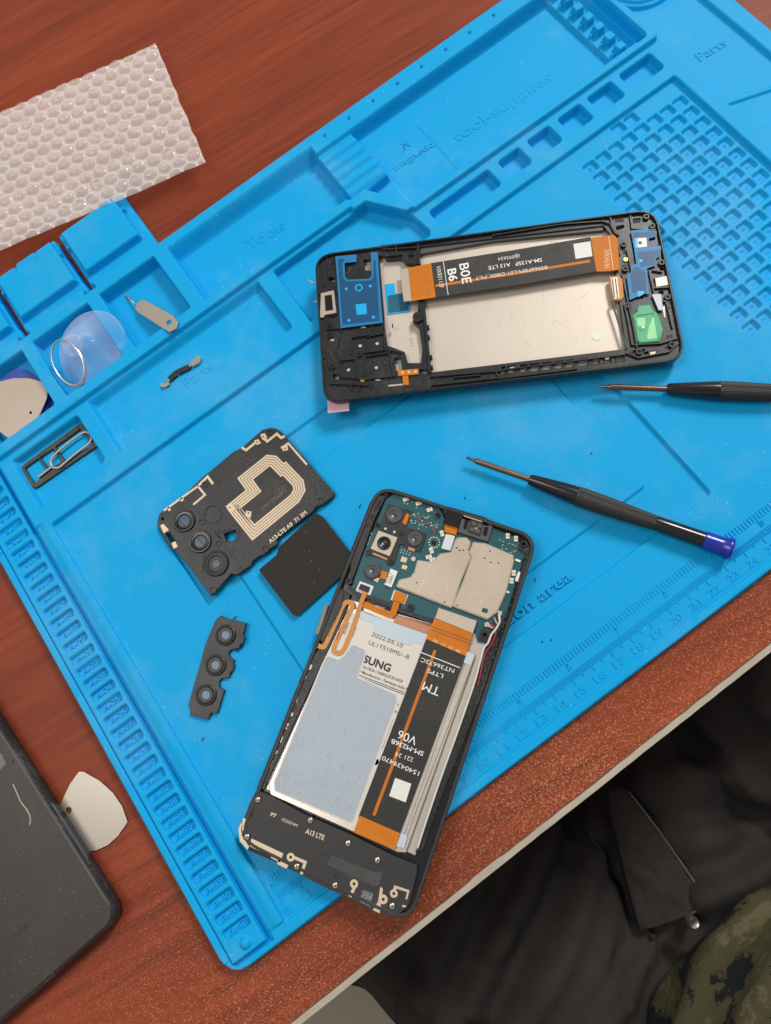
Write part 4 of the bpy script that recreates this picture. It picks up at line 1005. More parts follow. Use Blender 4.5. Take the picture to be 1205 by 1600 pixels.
mb.each('frame_hole', M['dark'], fr)
for p in ZG((162, 708), (170, 765), (183, 950), (345, 878), (515, 858), (650, 283)): boss(phA, p, .99, .125, .06)
for p in ZG((690, 658),): boss(phA, p, .99, .26, .05)
for p in ZH((770, 268), (782, 412), (940, 160), (995, 375), (1030, 578), (797, 626), (862, 900), (1055, 858), (905, 105)): boss(phA, p, .99, .15, .065)
for p in ZG((365, 1033),)+ZH((782, 362),): 
    cylp(phA, 'brass_insert', p, [(.10, .85), (.10, .93), (.055, .93), (.05, .88), (0, .88)], M['brass'])
for p in ZG((748, 713), (752, 772), (766, 890), (770, 950)): cylp(phA, 'peg', p, [(.06, .57), (.06, .9), (0, .9)], M['frame'], 12)
mb = MB()
for k in range(9):
    t = k/8; c = Vector(ZG((765, 262))[0]).lerp(Vector(ZH((560, 150))[0]), t); a = c+Vector((-5, .7)); b = c+Vector((5, -.7)); mb.ribbon([(*P(a, .7), .7), (*P(b, .7), .7)], .1, .1)
mb.build('wall_clip', M['dgrey'], phA)
plate(phA, 'inner_wall', ZG((699, 250), (1205, 190))+ZH((648, 158), (652, 188), (300, 222), (0, 252))+ZG((702, 290)), .58, .78, M['dgrey'], bev=.02)
scratches(phA, ZH((-150, 540), (640, 480), (700, 850), (-200, 930)), .583, 16, mat('scratch_tray', (.42, .36, .30), .5), .1, .9, .011)
# earpiece shield on the left
plate(phA, 'contact_frame', ZG((118, 520), (195, 502), (210, 635), (140, 648), (138, 660), (112, 664)), .88, .98, M['steelb'], holes=[ZG((140, 535), (182, 528), (190, 618), (145, 625))])
plate(phA, 'contact_block', ZG((142, 537), (180, 530), (188, 616), (147, 623)), .8, .93, M['blkg'])
for q in (((40, 435), (80, 458), (75, 468), (42, 445)), ((80, 562), (120, 568), (118, 576), (80, 572))): plate(phA, 'spring_tip', ZG(*q), .7, .78, M['steelb'])
for q in (ZG((176, 790), (196, 790), (196, 802), (176, 802)), ZG((440, 1028), (468, 1026), (468, 1034), (440, 1036)), ZG((355, 718), (382, 716), (382, 724), (355, 726)), ZH((1000, 640), (1012, 632), (1015, 700), (1008, 700)), ZH((925, 905), (958, 900), (958, 918), (928, 922)), ZH((98, 994), (130, 990), (122, 1004), (106, 1006)), ZH((660, 932), (688, 928), (682, 945), (664, 948)), ZG((515, 1060), (600, 1052), (600, 1062), (515, 1070))):
    plate(phA, 'contact_pad', q, .84, .90, M['steelb'], bev=0)
# blue films
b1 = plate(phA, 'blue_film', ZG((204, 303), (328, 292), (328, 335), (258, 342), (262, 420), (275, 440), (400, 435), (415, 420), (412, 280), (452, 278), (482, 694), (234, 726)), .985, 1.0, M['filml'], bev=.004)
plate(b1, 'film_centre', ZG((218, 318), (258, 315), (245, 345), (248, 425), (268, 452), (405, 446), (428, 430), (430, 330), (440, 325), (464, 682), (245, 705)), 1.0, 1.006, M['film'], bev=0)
plate(b1, 'film_window', ZG((322, 586), (385, 580), (390, 642), (330, 648)), 1.0, 1.012, M['filmc'], bev=0)
for q, r_ in zip(ZG((268, 495), (410, 478), (284, 680), (427, 661)), (.075, .075, .08, .08)): MB().plate(circ(P(q, 1.01), r_, 16), 1.0, 1.011).build('film_hole', M['filmc'], b1)
MB().lathe(P(ZG((342, 488))[0], 1.01), [(.19, 1.0), (.19, 1.012), (.13, 1.012), (.12, 1.0)], 24).build('film_ring', M['filmc'], b1)
b2 = plate(phA, 'cyan_pad', ZG((495, 466), (550, 461), (556, 515), (642, 560), (645, 628), (510, 646)), .58, .62, M['filmc'], bev=.004)
plate(b2, 'pad_centre', ZG((512, 535), (600, 520), (636, 568), (634, 620), (516, 636)), .62, .63, mat('teal_film', (.01, .12, .20), .35), bev=0)
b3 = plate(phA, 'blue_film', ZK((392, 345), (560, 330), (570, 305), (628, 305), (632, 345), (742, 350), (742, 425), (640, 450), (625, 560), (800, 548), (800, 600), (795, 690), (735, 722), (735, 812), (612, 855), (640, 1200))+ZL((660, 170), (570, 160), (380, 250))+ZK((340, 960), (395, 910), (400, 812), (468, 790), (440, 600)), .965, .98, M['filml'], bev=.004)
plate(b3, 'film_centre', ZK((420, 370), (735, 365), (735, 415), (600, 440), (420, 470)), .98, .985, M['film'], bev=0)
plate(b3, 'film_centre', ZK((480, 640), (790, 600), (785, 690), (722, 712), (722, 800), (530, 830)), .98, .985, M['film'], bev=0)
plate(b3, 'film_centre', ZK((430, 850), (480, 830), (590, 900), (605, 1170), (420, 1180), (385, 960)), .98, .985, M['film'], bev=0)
plate(b3, 'film_window', ZK((480, 440), (600, 440), (612, 560), (480, 575)), .98, .985, M['cream'], bev=0)
plate(b3, 'film_window', ZK((440, 450), (485, 445), (490, 575), (455, 580)), .98, .987, M['filmc'], bev=0)
plate(b3, 'film_window', ZK((508, 735), (550, 730), (550, 768), (510, 770)), .98, .987, M['filmc'], bev=0)
plate(b3, 'film_window', ZL((480, 130), (570, 125), (570, 165), (510, 200), (490, 200)), .98, .987, M['filmc'], bev=0)
MB().plate(circ(P(ZK((520, 510))[0], .99), .09, 16), .98, .99).build('film_hole', M['dgrey'], b3)
plate(phA, 'blue_film', ZL((680, 170), (802, 165), (830, 380), (770, 385)), .95, 1.0, M['bbl'], bev=.004)
plate(phA, 'cream_pad', ZK((720, 985), (900, 950), (915, 1075), (738, 1105)), .87, .95, M['cream'])
# green gel pouch
g1_ = plate(phA, 'green_pouch', ZL((490, 320), (660, 300), (700, 385), (760, 420), (835, 640), (790, 800), (540, 835), (480, 800), (415, 450), (480, 400)), .87, 1.0, M['green'], r=.12, bev=.05)
plate(g1_, 'pouch_rim', ZL((430, 430), (740, 395), (790, 800), (500, 820)), 1.0, 1.04, M['green'], r=.2, bev=.02, holes=[ZL((470, 460), (700, 425), (755, 770), (530, 790))])
plate(g1_, 'gel_patch', ZL((462, 495), (585, 480), (595, 590), (478, 610)), 1.0, 1.02, M['greenl'], r=.04)
plate(g1_, 'gel_patch', ZL((690, 470), (745, 480), (765, 760), (620, 780), (610, 740), (640, 600)), 1.0, 1.015, M['greenl'], r=.1)
cylp(g1_, 'gel_dot', ZL((548, 625))[0], [(.12, 1.0), (.12, 1.02), (.08, 1.03), (0, 1.03)], M['green'])
# display flex of the frame
zx = 1.0
fa = MB().plate([P(q, zx) for q in ((673, 411), (800, 391), (922.7, 370), (932, 424), (800, 447), (680.7, 464.5))], zx-.03, zx, bev=.006).build('display_flex', M['fblk'], phA)
plate(fa, 'flex_head', ZM((60, 138), (190, 110), (216, 299), (80, 320)), zx-.03, zx+.006, M['orange'], bev=.005)
plate(fa, 'connector_bar', ZM((18, 146), (63, 137), (82, 318), (38, 323)), zx-.05, zx+.03, M['steelb'], bev=.01)
plate(fa, 'flex_tail', ZH((575, 230), (712, 213), (735, 235), (748, 418), (690, 428), (610, 430)), zx-.04, zx+.006, M['orange'], bev=.01)
mb = MB(); z = zx+.009
for k in range(16):
    a = ZM((75, 145+k*10.5))[0]; b = ZM((190, 122+k*10.5))[0]
    if k not in (5, 11): mb.ribbon([(*P(a, z), z), (*P(b, z), z)], .010, .003)
for k in range(9):
    a = ZH((585+k*12, 245-k*2))[0]; b = ZH((590+k*12, 295-k*2))[0]; mb.ribbon([(*P(a, z), z), (*P(b, z), z)], .010, .003)
for k in range(6): mb.ribbon([(*P(q, z), z) for q in ZH((600, 310+k*20), (650, 303+k*20))], .012, .003)
mb.each('copper_lines', M['orand'], fa)
mb = MB()
for k in range(11): mb.ribbon([(*P(q, z), z) for q in ZH((655+(k % 3)*4, 310+k*10), (690-(k % 2)*8, 304+k*10))], .018, .003)
mb.ribbon([(*P(q, z), z) for q in ZH((682, 222), (710, 420))], .02, .003)
mb.build('solder_mark', M['cream'], fa)
z = zx+.005; MB().ribbon([(*P(q, z), z) for q in ZM((215, 236), (640, 170), (1072, 98))], .13, .008).build('exposed_trace', M['orange'], fa)
z = zx+.010
for body, a, b, h, bo, m_ in (('HX83112F', (220, 132), (238, 248), 6.2, -.005, 'white'), ('B6', (280, 146), (292, 213), 12, .02, 'white'), ('B0E', (346, 116), (364, 226), 13, .01, 'white'),
                           ('SM-A135F', (803, 82), (655, 106), 6.5, .01, 'white'), ('A13 LTE', (628, 108), (506, 128), 6.5, .01, 'white'), ('BS066FBM-L01-D800_P5.7', (832, 124), (436, 186), 6.0, 0, 'wlab'), ('@092624', (680, 62), (560, 80), 5.6, 0, 'wlab')):
    txt(fa, body, ZM(a)[0], ZM(b)[0], h, z, M[m_], bo)
MB().ribbon([(*P(q, z), z) for q in ZM((258, 100), (285, 287))], .03, .004).build('white_rule', M['white'], fa)
plate(fa, 'white_tag', ZH((474, 268), (575, 252), (587, 340), (488, 356)), zx-.005, zx+.012, M['wlab'], bev=.003)
mb = MB()
random.seed(5)
for _ in range(40):
    a = ZM((random.gauss(455, 26), random.gauss(150, 22)))[0]; b = ZM((random.gauss(875, 18), random.gauss(25, 14)))[0]
    for q in (a, b): c = P(q, z); mb.plate(circ(c, .03, 6, .018), z-.004, z-.002)
mb.build('ink_smudge', mat('smudge', (.045, .028, .03), .6), fa)
# folded connector
fc = plate(phA, 'folded_connector', ZH((685, 460), (745, 452), (765, 480), (772, 580), (755, 598), (710, 602), (690, 520)), .78, .93, M['oran2'], r=.03)
plate(fc, 'contact_rows', ZH((692, 468), (735, 462), (748, 588), (712, 594)), .93, .97, M['steelb'])
mb = MB()
for x in (704, 722): mb.ribbon([(*P(q, .975), .975) for q in ZH((x, 472), (x+13, 585))], .05, .02)
mb.build('contact_slot', M['black'], fc)
# orange side flex and pink tab
sf = plate(phA, 'side_flex', ZJ((850, 535), (1045, 518), (1050, 570), (857, 588)), .88, .95, M['orange'], r=.04)
plate(sf, 'flex_stem', ZJ((895, 580), (950, 575), (960, 670), (905, 675)), .86, .92, M['orange'])
for q in ZJ((898, 555), (958, 549), (1020, 546)): MB().plate(circ(P(q, .955), .075, 14), .94, .958).build('solder_dot', M['gold'], sf)
plate(phA, 'pink_tab', ZG((156, 1148), (283, 1142), (285, 1212), (160, 1225)), .58, .60, M['pink'], bev=0)
# print on plate
txt(phA, '>TEC 2A1', ZG((640, 690))[0], ZG((642, 830))[0], 5, .585, M['grey'], -.01)

LIFT = None
# ------------------------------------------------------------------ antenna back plate with graphite sheet
za = .62
bc = thing('antenna_cover', *P((390, 800), .3), .30, 'black antenna cover with gold coil and three lenses, left of the opened phone', 'antenna cover')
ol = ZN((58, 600), (68, 560), (90, 538), (200, 460), (330, 335), (345, 325), (490, 205), (540, 180), (655, 80), (700, 66), (735, 70), (765, 90), (920, 265), (1070, 440), (1065, 455), (1000, 505), (960, 520), (945, 545), (740, 700), (745, 730), (700, 760), (670, 790), (640, 800), (600, 830), (595, 850), (545, 885), (510, 908), (480, 900), (405, 985), (363, 1025), (250, 870), (145, 750), (130, 745), (65, 640))
hs = []
for (x, y), r_ in (((375, 560), .385), ((88, 587), .06), ((330, 392), .09), ((310, 605), .09), ((405, 728), .09), ((675, 757), .10), ((990, 483), .11), ((375, 990), .10), ((702, 92), .075)): hs.append(circ(P(ZN((x, y))[0], za), r_, 18))
hs.append(rnd(ccw(L(ZN((438, 672), (505, 648), (512, 700), (455, 722)), za)), .04)); hs.append(L(ZN((105, 670), (130, 668), (160, 712), (135, 722)), za))
MB().plate(ccw(L(ol, za)), .38, za, hs, bev=.025).build('cover_plate', M['black'], bc)
for (x, y), r_ in (((208, 597), .50), ((300, 715), .50), ((390, 840), .56)):
    c = P(ZN((x, y))[0], .72)
    lr = MB().lathe(c, [(r_*1.08, .5), (r_*1.08, .66), (r_, .72), (r_*.92, .72), (r_*.86, .68), (r_*.7, .67), (r_*.62, .6), (r_*.3, .6)], 40).build('lens_ring', M['blkg'] if y < 800 else M['black'], bc, smooth='auto')
    MB().lathe(c, [(r_*(.5 if y < 800 else .3), .58), (r_*(.5 if y < 800 else .3), .64), (0, .645)], 30).build('lens_window', M['lensb'] if y < 1000 else M['lens'], lr, smooth='auto')
mb = MB()
for (x, y), r_ in (((330, 392), .09), ((310, 605), .09), ((405, 728), .09), ((675, 757), .10), ((990, 483), .11), ((375, 990), .10), ((375, 560), .385), ((702, 92), .075), ((410, 368), .05), ((945, 395), .06), ((495, 765), .05)):
    c = P(ZN((x, y))[0], za); mb.lathe(c, [(r_+.075, za-.02), (r_+.07, za+.03), (r_+.02, za+.03), (r_+.005, za-.1)], 24)
mb.each('hole_collar', M['black'], bc, smooth='auto')
mb = MB()
for q in (((470, 645), (410, 660)), ((410, 640), (390, 670), (420, 700)), ((150, 560), (330, 740), (310, 900), (400, 950), (415, 975)), ((230, 470), (300, 560), (420, 700), (500, 810)), ((430, 740), (510, 830), (540, 880)), ((470, 620), (520, 620), (525, 690))):
    mb.ribbon([(*P(p, za+.03), za+.03) for p in ZN(*q)], .05, .05)
mb.build('cover_rib', M['black'], bc)
# coil: five nested gold turns
zc = za+.006
coil = ccw([P(p, zc) for p in ZN((466, 545), (600, 712), (870, 490), (905, 425), (893, 365), (792, 258), (778, 266), (738, 226), (682, 220), (513, 355), (562, 422), (448, 515))])
mb = MB()
for k in range(5):
    l = offset(coil, .05+k*.116); mb.ribbon([(x, y, zc) for x, y in l], .09, .012, closed=True)
mb.plate(L(ZN((448, 515), (480, 500), (500, 530), (475, 548)), zc), zc-.01, zc+.001); mb.plate(L(ZN((565, 540), (595, 545), (592, 580), (560, 570)), zc), zc-.01, zc+.001)
mb.build('antenna_coil', M['gold'], bc)
mb = MB()
def rz(Z, pts, wd): mb.ribbon([(*P(q, zc), zc) for q in Z(*pts)], wd, .012)
rz(ZN, ((258, 510), (330, 450), (290, 400), (95, 540)), .10); rz(ZN, ((290, 400), (345, 345), (376, 388)), .12); rz(ZN, ((120, 520), (130, 540)), .12); rz(ZN, ((190, 470), (205, 482)), .16)
rz(ZN, ((540, 180), (565, 195), (620, 150)), .12); rz(ZN, ((660, 120), (685, 145), (740, 102), (765, 125), (785, 115)), .12); rz(ZN, ((790, 185), (770, 180), (805, 155), (912, 278)), .10)
for q in (((610, 140), (635, 132), (650, 155), (625, 165)), ((645, 105), (672, 98), (685, 125), (660, 138)), ((765, 172), (800, 165), (805, 195), (775, 200)), ((75, 625), (92, 615), (125, 650), (95, 668)), ((140, 725), (160, 715), (175, 745), (150, 758))): mb.plate(L(ZN(*q), zc), zc-.01, zc+.001)
mb.each('antenna_trace', M['gold'], bc)
mb = MB()
for x, y in ((472, 522), (578, 553), (628, 148), (664, 118), (788, 185)): mb.plate(circ(P(ZN((x, y))[0], zc), .04, 12), zc, zc+.004)
mb.each('pin_hole', M['dark'], bc)
txt(bc, 'A13-LTE A9  71 3M', ZN((703, 728))[0], ZN((914, 556))[0], 6.5, zc+.002, M['gold'], .03)
txt(bc, 'WP2', ZN((505, 300))[0], ZN((640, 215))[0], 9, zc, M['redi'], -.01)
plate(bc, 'worn_label', ZN((605, 470), (690, 330), (790, 400), (800, 420), (690, 540), (640, 545)), za-.01, za+.004, mat('worn_label', (.045, .043, .040), .7, var=.6, vs=400, dust=.5, dcol=(.18, .17, .15)), bev=0)
txt(bc, 'SUNG3.2 SCODUZETTE', ZN((660, 530))[0], ZN((800, 430))[0], 4.5, za+.006, M['grey'], -.02)
gs = MB(); gq = L(ZN((640, 868), (735, 790), (745, 748), (958, 548), (1000, 572), (1192, 818), (1188, 835), (850, 1140), (830, 1135), (635, 880)), .66)
def gt(x, y): return .38*ss(np.array([(x-6.8)/3.5]))[0]
gs.plate(gq, .52, .55, tilt=None).build('graphite_sheet', M['graph'], bc)
mb = MB()
for q in ZN((925, 772), (938, 825), (983, 877), (955, 948), (850, 820), (905, 660)): c = P(q, .56); mb.plate(circ(c, .013, 5), .55, .555)
mb.build('lint', M['padw'], bc)

# ------------------------------------------------------------------ loose triple lens bracket
zl2 = .62
lb = thing('lens_bracket', *P((336, 1043), .3), .30, 'loose black bracket with three round lens windows, below the antenna cover', 'lens bracket')
MB().plate(ccw(L(ZO((968, 768), (990, 750), (1003, 760), (1103, 785), (1090, 840), (1098, 848), (1088, 880), (1078, 878), (1072, 897), (1035, 905), (1025, 925), (1032, 940), (1050, 950), (1045, 968), (1052, 972), (1042, 1005), (1034, 1003), (1028, 1030), (995, 1032), (982, 1050), (985, 1075), (1007, 1085), (975, 1190), (945, 1188), (935, 1218), (850, 1195), (856, 1165), (845, 1150), (870, 1060), (900, 960), (920, 880)), .52)), .30, .52, bev=.02).build('bracket_plate', M['black'], lb)
for x, y in ((1010, 838), (965, 973), (922, 1107)):
    c = P(ZO((x, y))[0], zl2)
    rg = MB().lathe(c, [(.48, .45), (.47, .57), (.43, .60), (.38, .60), (.36, .57), (.33, .62), (.20, .62), (.185, .57), (0, .57)], 36).build('lens_ring', M['black'], lb, smooth='auto')
    MB().lathe(c, [(.2, .55), (.2, .585), (0, .586)], 24).build('lens_window', mat('lens_window_pale', (.12, .19, .27), .3, spec=.3) if x == 1010 else bpy.data.materials['lens_window_pale'], rg, smooth='auto')
# ------------------------------------------------------------------ screwdrivers
def screwdriver(tip_px, end_w, z0, z1, label, full=11.9):
    a = Vector((*P(tip_px, z0), z0)); b = Vector((end_w[0], end_w[1], z1)); d = (b-a).normalized(); e = a+d*full
    t = thing('screwdriver', (a.x+e.x)/2, (a.y+e.y)/2, .3, label, 'screwdriver', 'precision screwdrivers on the mat')
    F_ = full
    ax = (a, d)
    MB().lathe(None, [(.045, 0), (.06, .02), (.07, .35), (.09, .42)], 10, ax).build('bit', M['shaft'], t, smooth='auto')
    MB().lathe(None, [(.09, .40), (.125, .46), (.13, .55), (.13, F_*.255)], 20, ax).build('shaft', M['shaft'], t, smooth='auto')
    MB().lathe(None, [(.15, F_*.25), (.23, F_*.253), (.26, F_*.265), (.33, F_*.33), (.40, F_*.40), (.415, F_*.435)], 36, ax).build('collar', M['blkg'], t, smooth='auto')
    # knurled grip
    mb = MB(); V = []; F = []; n = 72; prof = [(.425, .435), (.43, .46), (.42, .52), (.39, .60), (.345, .68), (.325, .725)]
    u = d.orthogonal().normalized(); v = d.cross(u)
    for r, h in prof:
        for k in range(n):
            ang = 2*math.pi*k/n; rr_ = r*(1.0 if k % 2 else .968); V.append(tuple(a+d*(h*F_)+(u*math.cos(ang)+v*math.sin(ang))*rr_))
    for i in range(len(prof)-1):
        for k in range(n): F.append((i*n+k, i*n+(k+1) % n, (i+1)*n+(k+1) % n, (i+1)*n+k))
    F.append(tuple(range(n-1, -1, -1))); F.append(tuple((len(prof)-1)*n+k for k in range(n)))
    mb.add(V, F).build('grip', M['knurl'], t)
    MB().lathe(None, [(.31, F_*.724), (.325, F_*.73), (.33, F_*.80), (.345, F_*.905)], 36, ax).build('barrel', M['blkg'], t, smooth='auto')
    MB().lathe(None, [(.33, F_*.90), (.385, F_*.905), (.385, F_*.955), (.40, F_*.975), (.46, F_*.985), (.475, F_*.993), (.44, F_), (.30, F_+.01), (0, F_-.02)], 36, ax).build('cap', M['blue'], t, smooth='auto')
    return t
screwdriver((729, 715), P((1148, 860), .80), .72, .80, 'precision screwdriver with a bright blue end cap, lying between the two phones', 11.75)
screwdriver((935, 604), P((1205, 614), .74), .72, .77, 'precision screwdriver cut off by the right edge of the photo, below the screen frame', 11.75)

# ------------------------------------------------------------------ small things in the pockets
# flat SIM ejector, its ring end propped on the pocket wall
LIFT = (*P(Z2((600, 310))[0], .25), *P(Z2((800, 445))[0], .95), 0, .74)
sm_ = thing('sim_ejector', *P(Z2((740, 400))[0], .2), .16, 'flat steel SIM ejector tool with a round hole, alone in the top right square pocket', 'sim tool')
zt = .26
MB().plate(rnd(ccw(L(Z2((640, 345), (668, 325), (690, 332), (812, 398), (838, 430), (828, 462), (798, 478), (772, 464), (648, 385), (640, 375)), zt)), .08), .17, zt, [circ(P(Z2((794, 434))[0], zt), .15, 20)], bev=.02).build('tool_body', M['steelb'], sm_)
MB().tube([(*P(q, .25), .25) for q in Z2((590, 303), (640, 352))], .05, 8).build('pin', M['steelb'], sm_, smooth=True)
LIFT = None
# suction cup
sc_ = thing('suction_cup', *P(Z2((420, 545))[0], .5), .18, 'clear suction cup with a knob and a steel split ring, in the middle square pocket', 'suction cup')
cc = Vector((*P(Z2((418, 552))[0], .85), .85)); axn = Vector((-.22, -.04, 1)).normalized()
MB().lathe(None, [(1.90, -.34), (1.97, -.33), (2.0, -.28), (1.97, -.23), (1.88, -.21), (1.5, -.08), (1.2, .02), (.8, .16), (.6, .30), (.5, .5), (.3, .56)], 64, (cc, axn)).build('cup', M['clear'], sc_, smooth=True)
kc = Vector((*P(Z2((343, 543))[0], 1.35), 1.35))
MB().lathe(None, [(.34, -.35), (.36, -.25), (.58, -.15), (.62, 0), (.6, .1), (.5, .2), (.25, .26), (.12, .26)], 40, (kc, axn)).build('knob', M['clear2'], sc_, smooth=True)
rc = Vector((*P(Z2((325, 622))[0], 1.25), 1.25))
r1 = Vector(P(Z2((250, 600))[0], 1.25)); r2 = Vector(P(Z2((408, 650))[0], 1.25))
e1 = Vector((*(r2-r1), 0)).normalized(); tp = Vector((*P(Z2((312, 515))[0], 1.6), 1.6)); e2 = (tp-rc).normalized()
hw = (r2-r1).length/2; hl = (tp-rc).length
for k, (s_, off) in enumerate(((1.0, 0), (.97, .07))):
    ps = [rc+e1*math.cos(2*math.pi*i/48)*hw*s_+e2*math.sin(2*math.pi*i/48)*hl*s_+Vector((-.03, -.02, off)) for i in range(48)]
    MB().tube(ps, .045, 8, closed=True).build('ring', M['steel'], sc_, smooth=True)
# picks
def pick(name, pts, z0, z1, m, hole, label, cat, tilt=None, grp=None, r=.2):
    mb = MB(); mb.plate(rnd(ccw(L(pts, z1)), r, 8), z0, z1, [hole] if hole else (), bev=.012 if z1-z0 > .03 else 0, tilt=tilt)
    o = mb.build(name, m); tag(o, label, cat, grp); return o
pick('opening_pick', ZQ((-120, 560), (-20, 480), (60, 400), (130, 362), (185, 370), (310, 450), (400, 560), (440, 640), (350, 730), (200, 820), (60, 830), (-120, 700)), .2, .28, M['bpick'], None, 'blue plastic opening pick, mostly hidden under the steel pick in the left square pocket', 'opening pick')
pick('metal_pick', ZQ((-150, 560), (-60, 485), (0, 462), (100, 437), (220, 438), (320, 465), (362, 505), (352, 590), (300, 710), (230, 810), (150, 875), (100, 892), (55, 885), (0, 842), (-90, 740)), .62, .66, M['steelp'], circ(P(ZQ((230, 697))[0], .66), .075, 14), 'rounded steel opening pick with a pinhole, on top in the left square pocket', 'metal pick', r=.35)
pick('metal_pick', ZR((395, 338), (420, 340), (500, 385), (565, 445), (610, 510), (638, 590), (590, 660), (540, 705), (480, 732), (415, 742), (330, 640), (285, 550), (310, 485), (350, 400)), .06, .09, M['steelm'], circ(P(ZR((344, 532))[0], .09), .145, 20), 'shiny steel opening pick on the bare desk, partly under the old dark phone', 'metal pick', r=.1)
# SIM tray frame and eject pin
st = thing('sim_tray', *P(ZQ((430, 1010))[0], .3), .2, 'dark metal SIM tray frame lying in the lower left pocket under the eject pin', 'sim tray')
zt = .36
MB().plate(rnd(ccw(L(ZQ((157, 1110), (180, 1085), (600, 775), (625, 770), (740, 925), (735, 945), (275, 1262), (240, 1262)), zt)), .12), .22, zt,
           [rnd(ccw(L(ZQ((185, 1115), (290, 1040), (350, 1125), (262, 1235)), zt)), .06), L(ZQ((300, 1035), (400, 968), (465, 1062), (372, 1125)), zt), L(ZQ((415, 955), (590, 830), (600, 815), (690, 930), (680, 945), (490, 1060)), zt)], bev=.02).build('tray_frame', mat('tray_metal', (.07, .065, .06), .35, metal=.7, var=.5, vs=300, bump=.5, bs=500), st)
ep_px = [(290, 1185), (340, 1145), (385, 1108), (383, 1070), (400, 1030), (440, 990), (530, 915), (615, 855), (650, 845), (680, 860), (690, 890), (670, 930), (600, 985), (520, 1050), (455, 1105), (425, 1115), (385, 1108)]
eo = MB().tube([(*P(ZQ(tuple(q))[0], .44), .44) for q in smooth(ep_px, 5)], .058, 10).build('eject_pin', M['steelb'], None, smooth=True)
tag(eo, 'looped wire SIM eject pin lying on the dark tray frame in the lower left pocket', 'sim tool')
# small bracket in the parts tray
sb = thing('metal_clip', *P((283, 580), .3), .21, 'tiny silver and black metal clip beside the moulded word Parts in the long tray', 'clip')
MB().ribbon([(*P(q, .38), .38) for q in Z2((795, 700), (830, 668), (890, 640))], .26, .15).build('clip_body', M['black'], sb)
plate(sb, 'clip_end', Z2((890, 622), (928, 590), (945, 600), (940, 618), (905, 640)), .24, .42, M['steel']); plate(sb, 'clip_end', Z2((755, 722), (790, 708), (800, 722), (775, 738), (758, 735)), .24, .36, M['steel'])
MB().ribbon([(*P(q, .36), .36) for q in Z2((770, 728), (800, 700), (905, 630))], .07, .1).build('clip_spine', M['steel'], sb)

# ------------------------------------------------------------------ bubble wrap
bw = MB(); zW = 1.25
c_tr = Vector(P((240, 62), zW)); c_br = Vector(P((318, 247), zW)); c_bl = Vector(P((0, 386), zW)); c_tl = Vector(P((0, 168), zW))
eu = (c_tr-c_tl).normalized(); Lu = 17.0
ev = (c_br-c_tr); Wv = ev.length; ev.normalize()
nu, nv = 300, 160; V = []; F = []
pit = .83; DM = []
for i in range(nu+1):
    for j in range(nv+1):
        u_ = -i/nu*Lu; v_ = j/nv*Wv
        jag = (.05*noise.noise(Vector((u_*2.2, 1, 7))) if j in (0, nv) else 0)
        # hexagonal domes
        row = round(v_/(pit*.866)); cu = (round(u_/pit-(row % 2)*.5)+(row % 2)*.5)*pit; cv = row*pit*.866
        best = 9
        for dr in (-1, 0, 1):
            rw = row+dr; cu = (round(u_/pit-(rw % 2)*.5)+(rw % 2)*.5)*pit; best = min(best, math.hypot(u_-cu, v_-rw*pit*.866))
        rd = .365; t = max(0, 1-(best/rd)**2)
        ed = min(v_, Wv-v_, -u_)
        h = .24*(t**.45)*(.8+.7*noise.noise(Vector((round(u_/pit)*3.3, round(v_/pit)*1.7, 2))))*min(1, ed/.2+.35)
        sag = .35*noise.noise(Vector((u_*.18, v_*.18, 4)))+.06*noise.noise(Vector((u_*1.2, v_*1.2, 9)))
        base_z = .95+.25*sag - .35*min(1, max(0, (-u_-0)/14))*0
        wob = .07*noise.noise(Vector((v_*1.5, 3, 1)))*(1 if i == 0 else 0)
        q = c_tr+eu*(u_+wob)+ev*(v_+jag)
        q = q+Vector((.05*noise.noise(Vector((u_, v_, 5))), .05*noise.noise(Vector((u_, v_, 8))))); h += .05*t*noise.noise(Vector((u_*5, v_*5, 3)))
        V.append((q.x, q.y, base_z+h)); DM.append(t > .02)
for i in range(nu):
    for j in range(nv):
        a = i*(nv+1)+j; F.append((a, a+nv+1, a+nv+2, a+1))
bmi = [0 if DM[q[0]] else 1 for q in F]
bwt = thing('bubble_wrap', V[(nv+1)*100][0], V[(nv+1)*100][1], .02, 'sheet of clear bubble wrap on the desk, covering the upper corner of the blue mat', 'bubble wrap')
bw.add(V, F); bw.m = bmi; bw.build('bubble_layer', [M['bub'], M['bubf']], bwt, smooth=True)
V2 = [(x, y, 1.0-.02 if 0 else (.93+.25*(.35*noise.noise(Vector(((-(k//(nv+1))/nu*Lu)*.18, (k % (nv+1))/nv*Wv*.18, 4)))))) for k, (x, y, z) in enumerate(V)]
keep = MB(); sub = 10
ids = {}
for i in range(0, nu+1, sub):
    for j in range(0, nv+1, sub): ids[(i, j)] = len(keep.v); keep.v.append(V2[i*(nv+1)+j])
for i in range(0, nu, sub):
    for j in range(0, nv, sub): keep.f.append((ids[(i, j)], ids[(i, j+sub)], ids[(i+sub, j+sub)], ids[(i+sub, j)])); keep.m.append(0)
keep.build('backing_film', M['bubb'], bwt, smooth=True)

